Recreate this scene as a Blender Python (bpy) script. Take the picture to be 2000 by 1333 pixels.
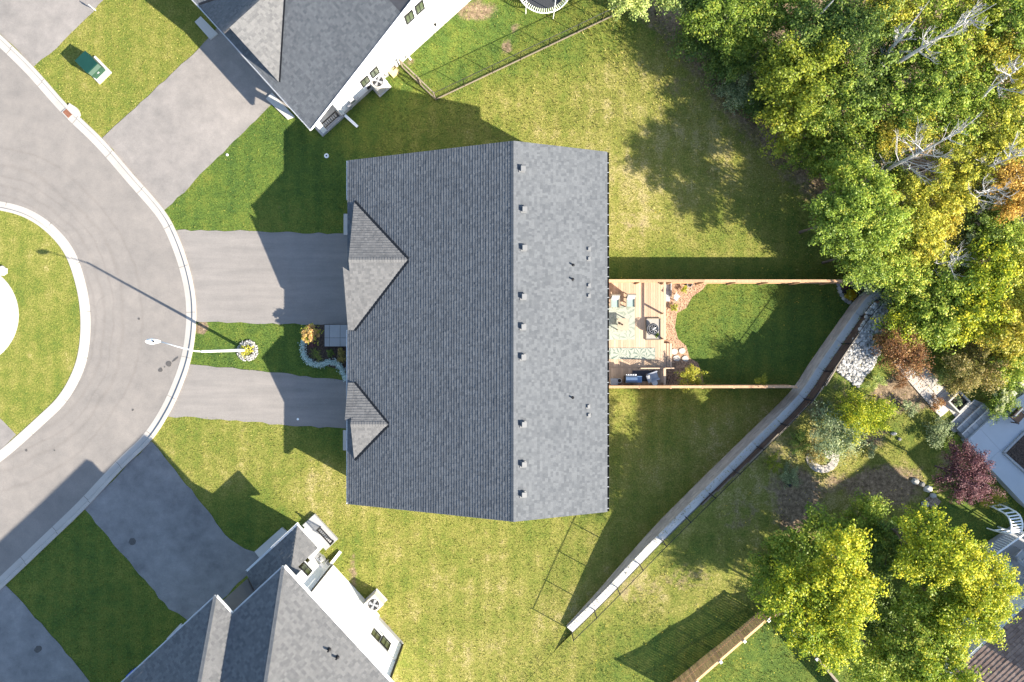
import bpy, math, random
import numpy as np
from mathutils import Vector, Matrix
PI = math.pi
random.seed(7)
rng = np.random.default_rng(7)
scene = bpy.context.scene
for o in list(bpy.data.objects):
    bpy.data.objects.remove(o)

# ------------------------------------------------------------------ camera, sky, sun, exposure
CAM_H, FPX = 43.0, 1400.0          # flying height (m) and focal length in photo pixels
cam_data = bpy.data.cameras.new('camera')
cam = bpy.data.objects.new('camera', cam_data)
scene.collection.objects.link(cam)
cam.location = (0, 0, CAM_H)
cam.rotation_euler = (0, 0, 0)
cam_data.sensor_width = 36.0
cam_data.lens = FPX / 2000 * 36.0
cam_data.clip_end = 1000
scene.camera = cam

SUN_EL = math.radians(29.6)
SUN_D = Vector((0.876, -0.482, math.tan(SUN_EL))).normalized()   # towards the sun
world = bpy.data.worlds.new('World'); scene.world = world; world.use_nodes = True
nt = world.node_tree; nt.nodes.clear()
wo = nt.nodes.new('ShaderNodeOutputWorld'); bg = nt.nodes.new('ShaderNodeBackground'); sky = nt.nodes.new('ShaderNodeTexSky')
sky.sky_type = 'NISHITA'; sky.sun_disc = False; sky.sun_elevation = SUN_EL
sky.sun_rotation = math.atan2(SUN_D.x, SUN_D.y)
sky.air_density = 1.0; sky.dust_density = 0.6; sky.ozone_density = 1.0
bg.inputs['Strength'].default_value = 0.110
nt.links.new(sky.outputs[0], bg.inputs[0]); nt.links.new(bg.outputs[0], wo.inputs[0])
sd = bpy.data.lights.new('sun', 'SUN'); sd.energy = 5.0; sd.angle = math.radians(0.53); sd.color = (1.0, 0.915, 0.78)
sun = bpy.data.objects.new('sun', sd); scene.collection.objects.link(sun)
sun.rotation_euler = (-SUN_D).to_track_quat('-Z', 'Y').to_euler()
sun.location = (40, -20, 50)
vs = scene.view_settings
vs.view_transform = 'Standard'; vs.look = 'None'; vs.gamma = 1.0; vs.use_curve_mapping = False
vs.exposure = 1.76

# ------------------------------------------------------------------ geometry helpers
def P(px, py, z=0.0):
    """world point at height z that the drone sees at photo pixel (px, py)"""
    s = (CAM_H - z) / FPX
    return Vector(((px - 1000) * s, (666.5 - py) * s, z))

def ray_plane(px, py, p0, n):
    c = Vector((0, 0, CAM_H)); d = Vector(((px - 1000), (666.5 - py), -FPX))
    return c + d * ((Vector(p0) - c).dot(n) / d.dot(n))

def smooth_path(pts, n=6):
    pts = [Vector(p) for p in pts]
    out = []
    for i in range(len(pts) - 1):
        p0 = pts[max(i - 1, 0)]; p1 = pts[i]; p2 = pts[i + 1]; p3 = pts[min(i + 2, len(pts) - 1)]
        for k in range(n):
            t = k / n
            out.append(0.5 * ((2 * p1) + (p2 - p0) * t + (2 * p0 - 5 * p1 + 4 * p2 - p3) * t * t + (3 * p1 - p0 - 3 * p2 + p3) * t ** 3))
    out.append(pts[-1])
    return out

class MB:
    def __init__(s): s.v = []; s.f = []; s.t = []
    def face(s, pts, tone=0.5):
        b = len(s.v); s.v += [tuple(p) for p in pts]; s.f.append(tuple(range(b, b + len(pts)))); s.t.append(tone)
    def box(s, c, d, ax=None, tone=0.5):
        """c centre, d full sizes, ax = horizontal unit vector of the local x axis"""
        ax = Vector((1, 0, 0)) if ax is None else Vector(ax).normalized()
        az = Vector((0, 0, 1)); ay = az.cross(ax)
        s.obox(c, ax * d[0] / 2, ay * d[1] / 2, az * d[2] / 2, tone)
    def obox(s, c, X, Y, Z, tone=0.5):
        c = Vector(c); b = len(s.v)
        for k in (-1, 1):
            for j in (-1, 1):
                for i in (-1, 1):
                    s.v.append(tuple(c + X * i + Y * j + Z * k))
        for q in ((0, 2, 3, 1), (4, 5, 7, 6), (0, 1, 5, 4), (2, 6, 7, 3), (0, 4, 6, 2), (1, 3, 7, 5)):
            s.f.append(tuple(b + i for i in q)); s.t.append(tone)
    def bar(s, a, b, w, h, tone=0.5):
        a = Vector(a); b = Vector(b); d = b - a
        X = d / 2; u = d.normalized()
        Y = Vector((0, 0, 1)).cross(u)
        Y = Y.normalized() if Y.length > 1e-4 else Vector((1, 0, 0))
        Z = u.cross(Y)
        s.obox((a + b) / 2, X, Y * w / 2, Z * h / 2, tone)
    def prism(s, pts, dz, tone=0.5):
        """pts a polygon (top); extruded down by dz"""
        pts = [Vector(p) for p in pts]; n = len(pts)
        ar = sum(pts[i].x * pts[(i + 1) % n].y - pts[(i + 1) % n].x * pts[i].y for i in range(n))
        if ar < 0: pts.reverse()
        low = [p - Vector((0, 0, dz)) for p in pts]
        b = len(s.v); s.v += [tuple(p) for p in pts + low]
        s.f.append(tuple(range(b, b + n))); s.f.append(tuple(range(b + 2 * n - 1, b + n - 1, -1))); s.t += [tone, tone]
        for i in range(n):
            j = (i + 1) % n
            s.f.append((b + i, b + n + i, b + n + j, b + j)); s.t.append(tone)
    def tube(s, pts, radii, n=6, tone=0.5, caps=True):
        pts = [Vector(p) for p in pts]
        if not hasattr(radii, '__len__'): radii = [radii] * len(pts)
        rings = []; ref = None
        for i, p in enumerate(pts):
            d = (pts[min(i + 1, len(pts) - 1)] - pts[max(i - 1, 0)]).normalized()
            if ref is None:
                ref = d.orthogonal().normalized()
            ref = (ref - d * ref.dot(d))
            ref = ref.normalized() if ref.length > 1e-5 else d.orthogonal().normalized()
            q = d.cross(ref)
            b = len(s.v)
            for k in range(n):
                a = 2 * PI * k / n
                s.v.append(tuple(p + (ref * math.cos(a) + q * math.sin(a)) * radii[i]))
            rings.append(b)
        for i in range(len(rings) - 1):
            for k in range(n):
                k2 = (k + 1) % n
                s.f.append((rings[i] + k, rings[i] + k2, rings[i + 1] + k2, rings[i + 1] + k)); s.t.append(tone)
        if caps:
            s.f.append(tuple(rings[0] + k for k in reversed(range(n)))); s.t.append(tone)
            s.f.append(tuple(rings[-1] + k for k in range(n))); s.t.append(tone)
    def lathe(s, c, prof, n=20, tone=0.5):
        """prof list of (radius, z) from bottom to top"""
        c = Vector(c); rings = []
        for r, z in prof:
            b = len(s.v)
            for k in range(n):
                a = 2 * PI * k / n
                s.v.append((c.x + r * math.cos(a), c.y + r * math.sin(a), c.z + z))
            rings.append(b)
        for i in range(len(rings) - 1):
            for k in range(n):
                k2 = (k + 1) % n
                s.f.append((rings[i] + k, rings[i] + k2, rings[i + 1] + k2, rings[i + 1] + k)); s.t.append(tone)
        s.f.append(tuple(rings[0] + k for k in reversed(range(n)))); s.t.append(tone)
        s.f.append(tuple(rings[-1] + k for k in range(n))); s.t.append(tone)
    def mesh(s, name, off=(0, 0, 0)):
        m = bpy.data.meshes.new(name)
        ox, oy, oz = off
        m.from_pydata([(x - ox, y - oy, z - oz) for x, y, z in s.v], [], s.f)
        a = m.attributes.new('tone', 'FLOAT', 'FACE'); a.data.foreach_set('value', np.array(s.t, dtype=np.float32))
        m.update()
        return m

col = scene.collection
def link(name, mesh, mat, parent=None, loc=(0, 0, 0)):
    o = bpy.data.objects.new(name, mesh); col.objects.link(o)
    if mat is not None: mesh.materials.append(mat)
    if parent is not None: o.parent = parent
    o.location = loc
    return o
def tag(o, label=None, cat=None, group=None, kind=None):
    if label: o['label'] = label
    if cat: o['category'] = cat
    if group: o['group'] = group
    if kind: o['kind'] = kind
    return o
def thing(name, label, cat, loc=(0, 0, 0), group=None, rotz=0.0):
    o = bpy.data.objects.new(name, None); col.objects.link(o); o.location = loc; o.rotation_euler = (0, 0, rotz)
    o.empty_display_size = 0.2
    return tag(o, label, cat, group)
def world_off(o):
    v = Vector((0, 0, 0))
    while o is not None: v += o.location; o = o.parent
    return v
def part(name, mb, mat, parent, label=None, stuff=False, local=False, smooth=False):
    """a mesh part; mb in world coordinates unless local"""
    off = (0, 0, 0) if local else tuple(world_off(parent))
    m = mb.mesh(name, off)
    o = link(name, m, mat, parent)
    if label: o['label'] = label
    if stuff: o['kind'] = 'stuff'
    if smooth: m.shade_smooth()
    return o
def parts(name, mb, mat, parent):
    """every separate piece of mb becomes a part of its own"""
    group = {}
    par = list(range(len(mb.v)))
    def find(i):
        while par[i] != i: par[i] = par[par[i]]; i = par[i]
        return i
    for f in mb.f:
        for k in f[1:]: par[find(k)] = find(f[0])
    for f, t in zip(mb.f, mb.t): group.setdefault(find(f[0]), []).append((f, t))
    for fs in group.values():
        m2 = MB(); mp = {}
        for f, t in fs:
            for i in f:
                if i not in mp: mp[i] = len(m2.v); m2.v.append(mb.v[i])
            m2.f.append(tuple(mp[i] for i in f)); m2.t.append(t)
        part(name, m2, mat, parent)
def single(name, mb, mat, label, cat, loc, group=None, smooth=False):
    m = mb.mesh(name, tuple(loc)); o = link(name, m, mat, None, loc)
    if smooth: m.shade_smooth()
    return tag(o, label, cat, group)
def structure(name, mb, mat, kind='structure'):
    o = link(name, mb.mesh(name), mat); o['kind'] = kind
    return o
def copy_tree(o, parent=None):
    c = o.copy(); col.objects.link(c); c.parent = parent
    for ch in list(o.children): copy_tree(ch, c)
    return c

# ------------------------------------------------------------------ materials
def new_mat(name):
    m = bpy.data.materials.new(name); m.use_nodes = True
    n = m.node_tree; n.nodes.clear()
    out = n.nodes.new('ShaderNodeOutputMaterial'); b = n.nodes.new('ShaderNodeBsdfPrincipled')
    n.links.new(b.outputs[0], out.inputs[0])
    b.inputs['Specular IOR Level'].default_value = 0.3
    return m, n, b
def N(n, typ, **kw):
    x = n.nodes.new(typ)
    for k, v in kw.items():
        if k in x.inputs: x.inputs[k].default_value = v
        else: setattr(x, k, v)
    return x
def noise(n, scale, detail=4, rough=0.6, vec=None):
    x = N(n, 'ShaderNodeTexNoise', Scale=scale, Detail=detail, Roughness=rough)
    if vec is None:
        g = n.nodes.get('Geometry') or n.nodes.new('ShaderNodeNewGeometry')
        vec = g.outputs['Position']
    n.links.new(vec, x.inputs['Vector'])
    return x.outputs['Fac']
def ramp(n, fac, stops):
    r = n.nodes.new('ShaderNodeValToRGB')
    while len(r.color_ramp.elements) < len(stops): r.color_ramp.elements.new(0.5)
    for e, (p, c) in zip(r.color_ramp.elements, stops):
        e.position = p; e.color = (c[0], c[1], c[2], 1) if hasattr(c, '__len__') else (c, c, c, 1)
    n.links.new(fac, r.inputs[0])
    return r.outputs[0]
def math_(n, op, a, b=None, clamp=False):
    x = n.nodes.new('ShaderNodeMath'); x.operation = op; x.use_clamp = clamp
    for i, v in enumerate((a, b)):
        if v is None: continue
        if isinstance(v, (int, float)): x.inputs[i].default_value = v
        else: n.links.new(v, x.inputs[i])
    return x.outputs[0]
def mixc(n, fac, a, b, mode='MIX'):
    x = n.nodes.new('ShaderNodeMix'); x.data_type = 'RGBA'; x.blend_type = mode
    for i, v in ((0, fac), (6, a), (7, b)):
        if isinstance(v, (int, float)): x.inputs[i].default_value = v
        elif isinstance(v, tuple): x.inputs[i].default_value = (v[0], v[1], v[2], 1)
        else: n.links.new(v, x.inputs[i])
    return x.outputs[2]
def attr(n, name):
    a = n.nodes.new('ShaderNodeAttribute'); a.attribute_name = name; return a
def bump(n, b, height, strength=0.3, dist=0.02):
    x = n.nodes.new('ShaderNodeBump'); x.inputs['Strength'].default_value = strength; x.inputs['Distance'].default_value = dist
    n.links.new(height, x.inputs['Height']); n.links.new(x.outputs[0], b.inputs['Normal'])

def mat_simple(name, c, rough=0.6, var=0.25, scale=3.0, metallic=0.0, bmp=0.0, fine=60.0, tone=0.0):
    """a colour with soft large-scale wear, fine grain and optional per-piece tone"""
    m, n, b = new_mat(name)
    f = math_(n, 'ADD', math_(n, 'MULTIPLY', noise(n, scale, 5), 0.6), math_(n, 'MULTIPLY', noise(n, fine, 2), 0.4))
    lo = tuple(x * (1 - var) for x in c); hi = tuple(min(1, x * (1 + var)) for x in c)
    cc = ramp(n, f, [(0.3, lo), (0.7, hi)])
    if tone:
        t = math_(n, 'ADD', math_(n, 'MULTIPLY', attr(n, 'tone').outputs['Fac'], 2 * tone), 1 - tone)
        g = n.nodes.new('ShaderNodeCombineColor')
        for i in range(3): n.links.new(t, g.inputs[i])
        cc = mixc(n, 1.0, cc, g.outputs[0], 'MULTIPLY')
    n.links.new(cc, b.inputs['Base Color'])
    b.inputs['Roughness'].default_value = rough; b.inputs['Metallic'].default_value = metallic
    if bmp: bump(n, b, noise(n, fine, 3), bmp, 0.01)
    return m

def mat_grass():
    m, n, b = new_mat('grass_lawn')
    a = attr(n, 'Col'); sp = n.nodes.new('ShaderNodeSeparateColor'); n.links.new(a.outputs['Color'], sp.inputs[0])
    dry, dirt, lum = sp.outputs[0], sp.outputs[1], sp.outputs[2]
    n1 = noise(n, 0.45, 4, 0.6); n2 = noise(n, 2.2, 5, 0.7); n3 = noise(n, 11.0, 4, 0.75); n4 = noise(n, 34.0, 2, 0.7)
    f = math_(n, 'ADD', dry, math_(n, 'MULTIPLY', math_(n, 'SUBTRACT', n1, 0.5), 0.85))
    f = math_(n, 'ADD', f, math_(n, 'MULTIPLY', math_(n, 'SUBTRACT', n2, 0.5), 0.75))
    f = math_(n, 'ADD', f, math_(n, 'MULTIPLY', math_(n, 'SUBTRACT', n3, 0.5), 0.8), True)
    wv = n.nodes.new('ShaderNodeTexWave'); wv.inputs['Scale'].default_value = 0.30; wv.inputs['Distortion'].default_value = 2.2; wv.inputs['Detail'].default_value = 2; wv.inputs['Detail Scale'].default_value = .6
    n.links.new(n.nodes['Geometry'].outputs['Position'], wv.inputs['Vector'])
    f = math_(n, 'ADD', f, math_(n, 'MULTIPLY', math_(n, 'SUBTRACT', wv.outputs['Fac'], .5), .10))
    n5 = noise(n, 1.05, 6, .72)
    clv = math_(n, 'MULTIPLY', math_(n, 'SUBTRACT', n5, .56), 3.0, True)
    f = math_(n, 'SUBTRACT', f, math_(n, 'MULTIPLY', clv, .32), True)
    cc = ramp(n, f, [(0.0, (0.042, 0.078, 0.018)), (0.28, (0.078, 0.118, 0.022)), (0.55, (0.130, 0.148, 0.028)), (0.8, (0.194, 0.184, 0.046)), (1.0, (0.30, 0.25, 0.11))])
    dn = noise(n, 5.0, 5, 0.7)
    dcol = ramp(n, dn, [(0.3, (0.07, 0.052, 0.032)), (0.52, (0.19, 0.138, 0.088)), (0.72, (0.34, 0.25, 0.165))])
    dm = math_(n, 'MULTIPLY', math_(n, 'SUBTRACT', math_(n, 'ADD', dirt, n2), 0.72), 3.2, True)
    cc = mixc(n, dm, cc, dcol)
    g = math_(n, 'ADD', math_(n, 'MULTIPLY', n3, 0.9), math_(n, 'MULTIPLY', n4, 0.7))
    gg = ramp(n, g, [(0.5, 0.55), (0.8, 1.02), (1.1, 1.5)])
    cc = mixc(n, 1.0, cc, gg, 'MULTIPLY')
    n.links.new(cc, b.inputs['Base Color'])
    b.inputs['Roughness'].default_value = 0.9; b.inputs['Specular IOR Level'].default_value = 0.1
    h = math_(n, 'ADD', math_(n, 'MULTIPLY', n3, 0.6), math_(n, 'ADD', math_(n, 'MULTIPLY', n4, 0.3), math_(n, 'MULTIPLY', n2, 0.8)))
    bump(n, b, h, 0.65, 0.10)
    return m
M_GRASS = mat_grass()

def mat_blade():
    m, n, b = new_mat('grass_blade')
    a = attr(n, 'Col')
    n.links.new(a.outputs['Color'], b.inputs['Base Color']); b.inputs['Roughness'].default_value = 0.7
    b.inputs['Specular IOR Level'].default_value = 0.15
    return m
M_BLADE = mat_blade()

def mat_asphalt(name, base, warm, tracks=False, blotch=0.12, streak=False):
    m, n, b = new_mat(name)
    big = noise(n, 0.25, 4, 0.6); mid = noise(n, 1.3, 5, 0.65); fine = noise(n, 55.0, 2, 0.6); fin2 = noise(n, 16.0, 3, 0.7)
    f = math_(n, 'ADD', math_(n, 'MULTIPLY', big, 0.5), math_(n, 'MULTIPLY', mid, 0.5))
    if streak:
        mp = n.nodes.new('ShaderNodeMapping'); mp.inputs['Scale'].default_value = (.22, 2.2, 1)
        n.links.new(n.nodes['Geometry'].outputs['Position'], mp.inputs['Vector'])
        f = math_(n, 'ADD', math_(n, 'MULTIPLY', f, .45), math_(n, 'MULTIPLY', noise(n, 1.0, 4, .6, mp.outputs[0]), .55))
    c0 = tuple(x * (1 - blotch) for x in base); c1 = tuple(x * (1 + blotch) for x in warm)
    cc = ramp(n, f, [(0.32, c0), (0.68, c1)])
    g = math_(n, 'ADD', math_(n, 'MULTIPLY', fine, 0.6), math_(n, 'MULTIPLY', fin2, 0.4))
    gg = ramp(n, g, [(0.3, 0.80), (0.5, 1.0), (0.72, 1.18)])
    cc = mixc(n, 1.0, cc, gg, 'MULTIPLY')
    if tracks:
        geo = n.nodes.get('Geometry')
        d = n.nodes.new('ShaderNodeVectorMath'); d.operation = 'DISTANCE'
        n.links.new(geo.outputs['Position'], d.inputs[0]); d.inputs[1].default_value = P(-60, 620)[:]
        dist = math_(n, 'ADD', d.outputs['Value'], math_(n, 'MULTIPLY', noise(n, 0.2, 3), 1.2))
        tr = None
        for r0, w in ((8.15, .17), (8.75, .10), (9.35, .20), (10.4, .14), (7.6, .12)):
            t = math_(n, 'MULTIPLY', math_(n, 'SUBTRACT', dist, r0 + 0.6), 1.0 / w)
            t = math_(n, 'SUBTRACT', 1.0, math_(n, 'ABSOLUTE', t), True)
            tr = t if tr is None else math_(n, 'ADD', tr, t, True)
        tr = math_(n, 'MULTIPLY', math_(n, 'MULTIPLY', tr, noise(n, 0.7, 4)), 0.36)
        cc = mixc(n, tr, cc, (0.098, 0.084, 0.074))
    # hairline cracks
    v = n.nodes.new('ShaderNodeTexVoronoi'); v.feature = 'DISTANCE_TO_EDGE'; v.inputs['Scale'].default_value = 0.22
    wn = n.nodes.new('ShaderNodeTexNoise'); wn.inputs['Scale'].default_value = 0.9; wn.inputs['Detail'].default_value = 5
    geo = n.nodes.get('Geometry'); n.links.new(geo.outputs['Position'], wn.inputs['Vector'])
    wv = n.nodes.new('ShaderNodeVectorMath'); wv.operation = 'ADD'; n.links.new(geo.outputs['Position'], wv.inputs[0]); n.links.new(wn.outputs['Color'], wv.inputs[1])
    n.links.new(wv.outputs[0], v.inputs['Vector'])
    ck = math_(n, 'SUBTRACT', 1.0, math_(n, 'MULTIPLY', v.outputs['Distance'], 90.0), True)
    ck = math_(n, 'MULTIPLY', ck, math_(n, 'MULTIPLY', math_(n, 'SUBTRACT', big, 0.42), 2.2, True))
    cc = mixc(n, math_(n, 'MULTIPLY', ck, 0.45 if tracks else 0.0), cc, tuple(x * 0.62 for x in base))
    n.links.new(cc, b.inputs['Base Color']); b.inputs['Roughness'].default_value = 0.85
    bump(n, b, g, 0.25, 0.01)
    return m
M_ROAD = mat_asphalt('road_asphalt', (0.174, 0.161, 0.150), (0.204, 0.184, 0.166), True)
M_DRIVE = mat_asphalt('driveway_asphalt', (0.180, 0.168, 0.158), (0.225, 0.204, 0.188), False, 0.16)
M_DRIVE3 = mat_asphalt('driveway_asphalt_streaked', (0.176, 0.164, 0.154), (0.216, 0.197, 0.181), False, 0.11, True)
M_DRIVE2 = mat_asphalt('driveway_asphalt_worn', (0.150, 0.150, 0.152), (0.195, 0.190, 0.186), False, 0.25)
M_CURB = mat_simple('kerb_concrete', (0.355, 0.33, 0.30), 0.85, 0.12, 0.8, bmp=0.2, fine=40)
M_CONC = mat_simple('pale_concrete', (0.42, 0.405, 0.38), 0.85, 0.08, 0.7, bmp=0.15, fine=45)
M_SLAB = mat_simple('grey_slab', (0.30, 0.30, 0.30), 0.8, 0.12, 1.5, fine=50, tone=0.15)

def mat_shingle(name, dark, light, warm=0.0):
    m, n, b = new_mat(name)
    t = attr(n, 'tone').outputs['Fac']
    f = math_(n, 'ADD', math_(n, 'MULTIPLY', t, 0.55), math_(n, 'MULTIPLY', noise(n, 0.28, 6, .7), 0.48))
    mid = tuple((a + c) / 2 for a, c in zip(dark, light))
    cc = ramp(n, f, [(0.08, dark), (0.5, mid), (0.95, light)])
    gg = ramp(n, noise(n, 45, 2), [(0.25, 0.72), (0.75, 1.28)])
    cc = mixc(n, 1.0, cc, gg, 'MULTIPLY')
    n.links.new(cc, b.inputs['Base Color']); b.inputs['Roughness'].default_value = 0.9
    b.inputs['Specular IOR Level'].default_value = 0.2
    bump(n, b, noise(n, 60, 3), 0.3, 0.008)
    return m
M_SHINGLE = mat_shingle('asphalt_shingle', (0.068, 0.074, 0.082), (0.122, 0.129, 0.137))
M_SHINGLE_PALE = mat_shingle('asphalt_shingle_pale', (0.090, 0.091, 0.093), (0.152, 0.150, 0.148))
M_SHINGLE_BROWN = mat_shingle('brown_shingle', (0.15, 0.10, 0.082), (0.30, 0.215, 0.175))
M_SIDING = mat_simple('white_siding', (0.78, 0.77, 0.75), 0.6, 0.03, 0.6)
def lap_relief(m):
    n = m.node_tree; b = n.nodes['Principled BSDF']
    sp = n.nodes.new('ShaderNodeSeparateXYZ'); n.links.new(n.nodes['Geometry'].outputs['Position'], sp.inputs[0])
    fr = math_(n, 'FRACT', math_(n, 'MULTIPLY', sp.outputs[2], 5.5)); bump(n, b, math_(n, 'SUBTRACT', 1.0, fr), .9, .03)
lap_relief(M_SIDING)
M_STONEW = mat_simple('grey_brick', (0.36, 0.34, 0.32), 0.85, 0.2, 4)
M_TRIM = mat_simple('white_trim', (0.80, 0.80, 0.79), 0.5, 0.03)
M_BLACKM = mat_simple('black_metal', (0.015, 0.015, 0.017), 0.45, 0.2, metallic=0.3)
M_GALV = mat_simple('galvanised_steel', (0.42, 0.43, 0.45), 0.4, 0.15, metallic=0.6)
M_FASCIA = mat_simple('dark_fascia', (0.05, 0.05, 0.055), 0.6, 0.2)
M_GLASS = mat_simple('window_glass', (0.07, 0.085, 0.055), 0.12, 0.3, 2.0)
M_GLASS.node_tree.nodes['Principled BSDF'].inputs['Specular IOR Level'].default_value = 0.6
M_DOOR = mat_simple('charcoal_door', (0.06, 0.06, 0.065), 0.5, 0.1)
def mat_wood(name, c, tone=0.25, var=0.3):
    m, n, b = new_mat(name)
    g = n.nodes.new('ShaderNodeNewGeometry'); g.name = 'Geometry'
    mp = n.nodes.new('ShaderNodeMapping'); mp.inputs['Scale'].default_value = (9, 1.6, 6)
    n.links.new(g.outputs['Position'], mp.inputs['Vector'])
    w = noise(n, 3.0, 5, 0.65, mp.outputs[0])
    t = attr(n, 'tone').outputs['Fac']
    cc = ramp(n, w, [(0.25, tuple(x * (1 - var) for x in c)), (0.75, tuple(x * (1 + var) for x in c))])
    tt = ramp(n, t, [(0.0, 1 - tone), (1.0, 1 + tone)])
    cc = mixc(n, 1.0, cc, tt, 'MULTIPLY')
    n.links.new(cc, b.inputs['Base Color']); b.inputs['Roughness'].default_value = 0.75
    return m
M_DECK = mat_wood('cedar_deck', (0.43, 0.31, 0.215), 0.22, 0.14)
M_FENCE = mat_wood('cedar_fence', (0.42, 0.255, 0.145), 0.18)
M_FENCE2 = mat_wood('amber_fence', (0.56, 0.33, 0.16), 0.28)
M_TIMBER = mat_wood('dark_timber', (0.085, 0.058, 0.045), 0.25)
M_OLDWOOD = mat_wood('weathered_wood', (0.20, 0.165, 0.12), 0.25)
M_BLOCK = mat_simple('retaining_block', (0.43, 0.405, 0.37), 0.9, 0.14, 2.5, fine=30, tone=0.16, bmp=0.3)
M_CAP = mat_simple('cap_slab', (0.52, 0.50, 0.465), 0.85, 0.12, 1.2, fine=35, tone=0.06)
def mat_mulch(name, dark, light):
    m, n, b = new_mat(name)
    v = N(n, 'ShaderNodeTexVoronoi', Scale=13.0); g = n.nodes.new('ShaderNodeNewGeometry'); g.name = 'Geometry'
    n.links.new(g.outputs['Position'], v.inputs['Vector'])
    f = math_(n, 'ADD', math_(n, 'MULTIPLY', v.outputs['Distance'], 0.6), math_(n, 'MULTIPLY', noise(n, 24, 4, 0.7), 0.6))
    cc = ramp(n, f, [(0.3, dark), (0.75, light)])
    bw = n.nodes.new('ShaderNodeRGBToBW'); n.links.new(v.outputs['Color'], bw.inputs[0])
    cc = mixc(n, 0.45, cc, bw.outputs[0], 'OVERLAY')
    n.links.new(cc, b.inputs['Base Color']); b.inputs['Roughness'].default_value = 0.95
    bump(n, b, f, 0.8, 0.05)
    return m
M_MULCH = mat_mulch('cedar_mulch', (0.14, 0.082, 0.050), (0.42, 0.265, 0.17))
M_SOIL = mat_mulch('dark_soil', (0.022, 0.017, 0.014), (0.075, 0.052, 0.040))
M_BARE = mat_mulch('bare_earth', (0.13, 0.095, 0.065), (0.29, 0.225, 0.165))
M_STONE = mat_simple('river_stone', (0.31, 0.30, 0.28), 0.8, 0.15, 5, fine=40, tone=0.6)
M_FLAG = mat_simple('flagstone', (0.42, 0.375, 0.33), 0.85, 0.18, 3, fine=30, tone=0.14)
M_WHITESTONE = mat_simple('pale_stone', (0.40, 0.375, 0.335), 0.85, 0.15, 4, fine=30, tone=0.22)

def mat_leaf(name, cols, trans=0.35, gain=1.6):
    """cols: dark, mid, light, accent albedo, picked leaf by leaf"""
    m = bpy.data.materials.new(name); m.use_nodes = True
    n = m.node_tree; n.nodes.clear()
    out = n.nodes.new('ShaderNodeOutputMaterial')
    t = attr(n, 'tone').outputs['Fac']
    oi = n.nodes.new('ShaderNodeObjectInfo')
    t = math_(n, 'ADD', t, math_(n, 'MULTIPLY', math_(n, 'SUBTRACT', oi.outputs['Random'], 0.5), 0.16), True)
    cols = [tuple(min(.8, x * gain) for x in c) for c in cols]
    st = [(0.05, cols[0]), (0.45, cols[1]), (0.75, cols[2]), (0.97, cols[3])]
    cc = ramp(n, t, st)
    d = n.nodes.new('ShaderNodeBsdfDiffuse'); tr = n.nodes.new('ShaderNodeBsdfTranslucent'); mx = n.nodes.new('ShaderNodeMixShader')
    n.links.new(cc, d.inputs[0]); n.links.new(cc, tr.inputs[0]); mx.inputs[0].default_value = trans
    gl = n.nodes.new('ShaderNodeBsdfGlossy'); gl.inputs['Roughness'].default_value = 0.45; m2 = n.nodes.new('ShaderNodeMixShader'); m2.inputs[0].default_value = 0.015
    n.links.new(d.outputs[0], mx.inputs[1]); n.links.new(tr.outputs[0], mx.inputs[2])
    n.links.new(mx.outputs[0], m2.inputs[1]); n.links.new(gl.outputs[0], m2.inputs[2]); n.links.new(m2.outputs[0], out.inputs[0])
    return m
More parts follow.
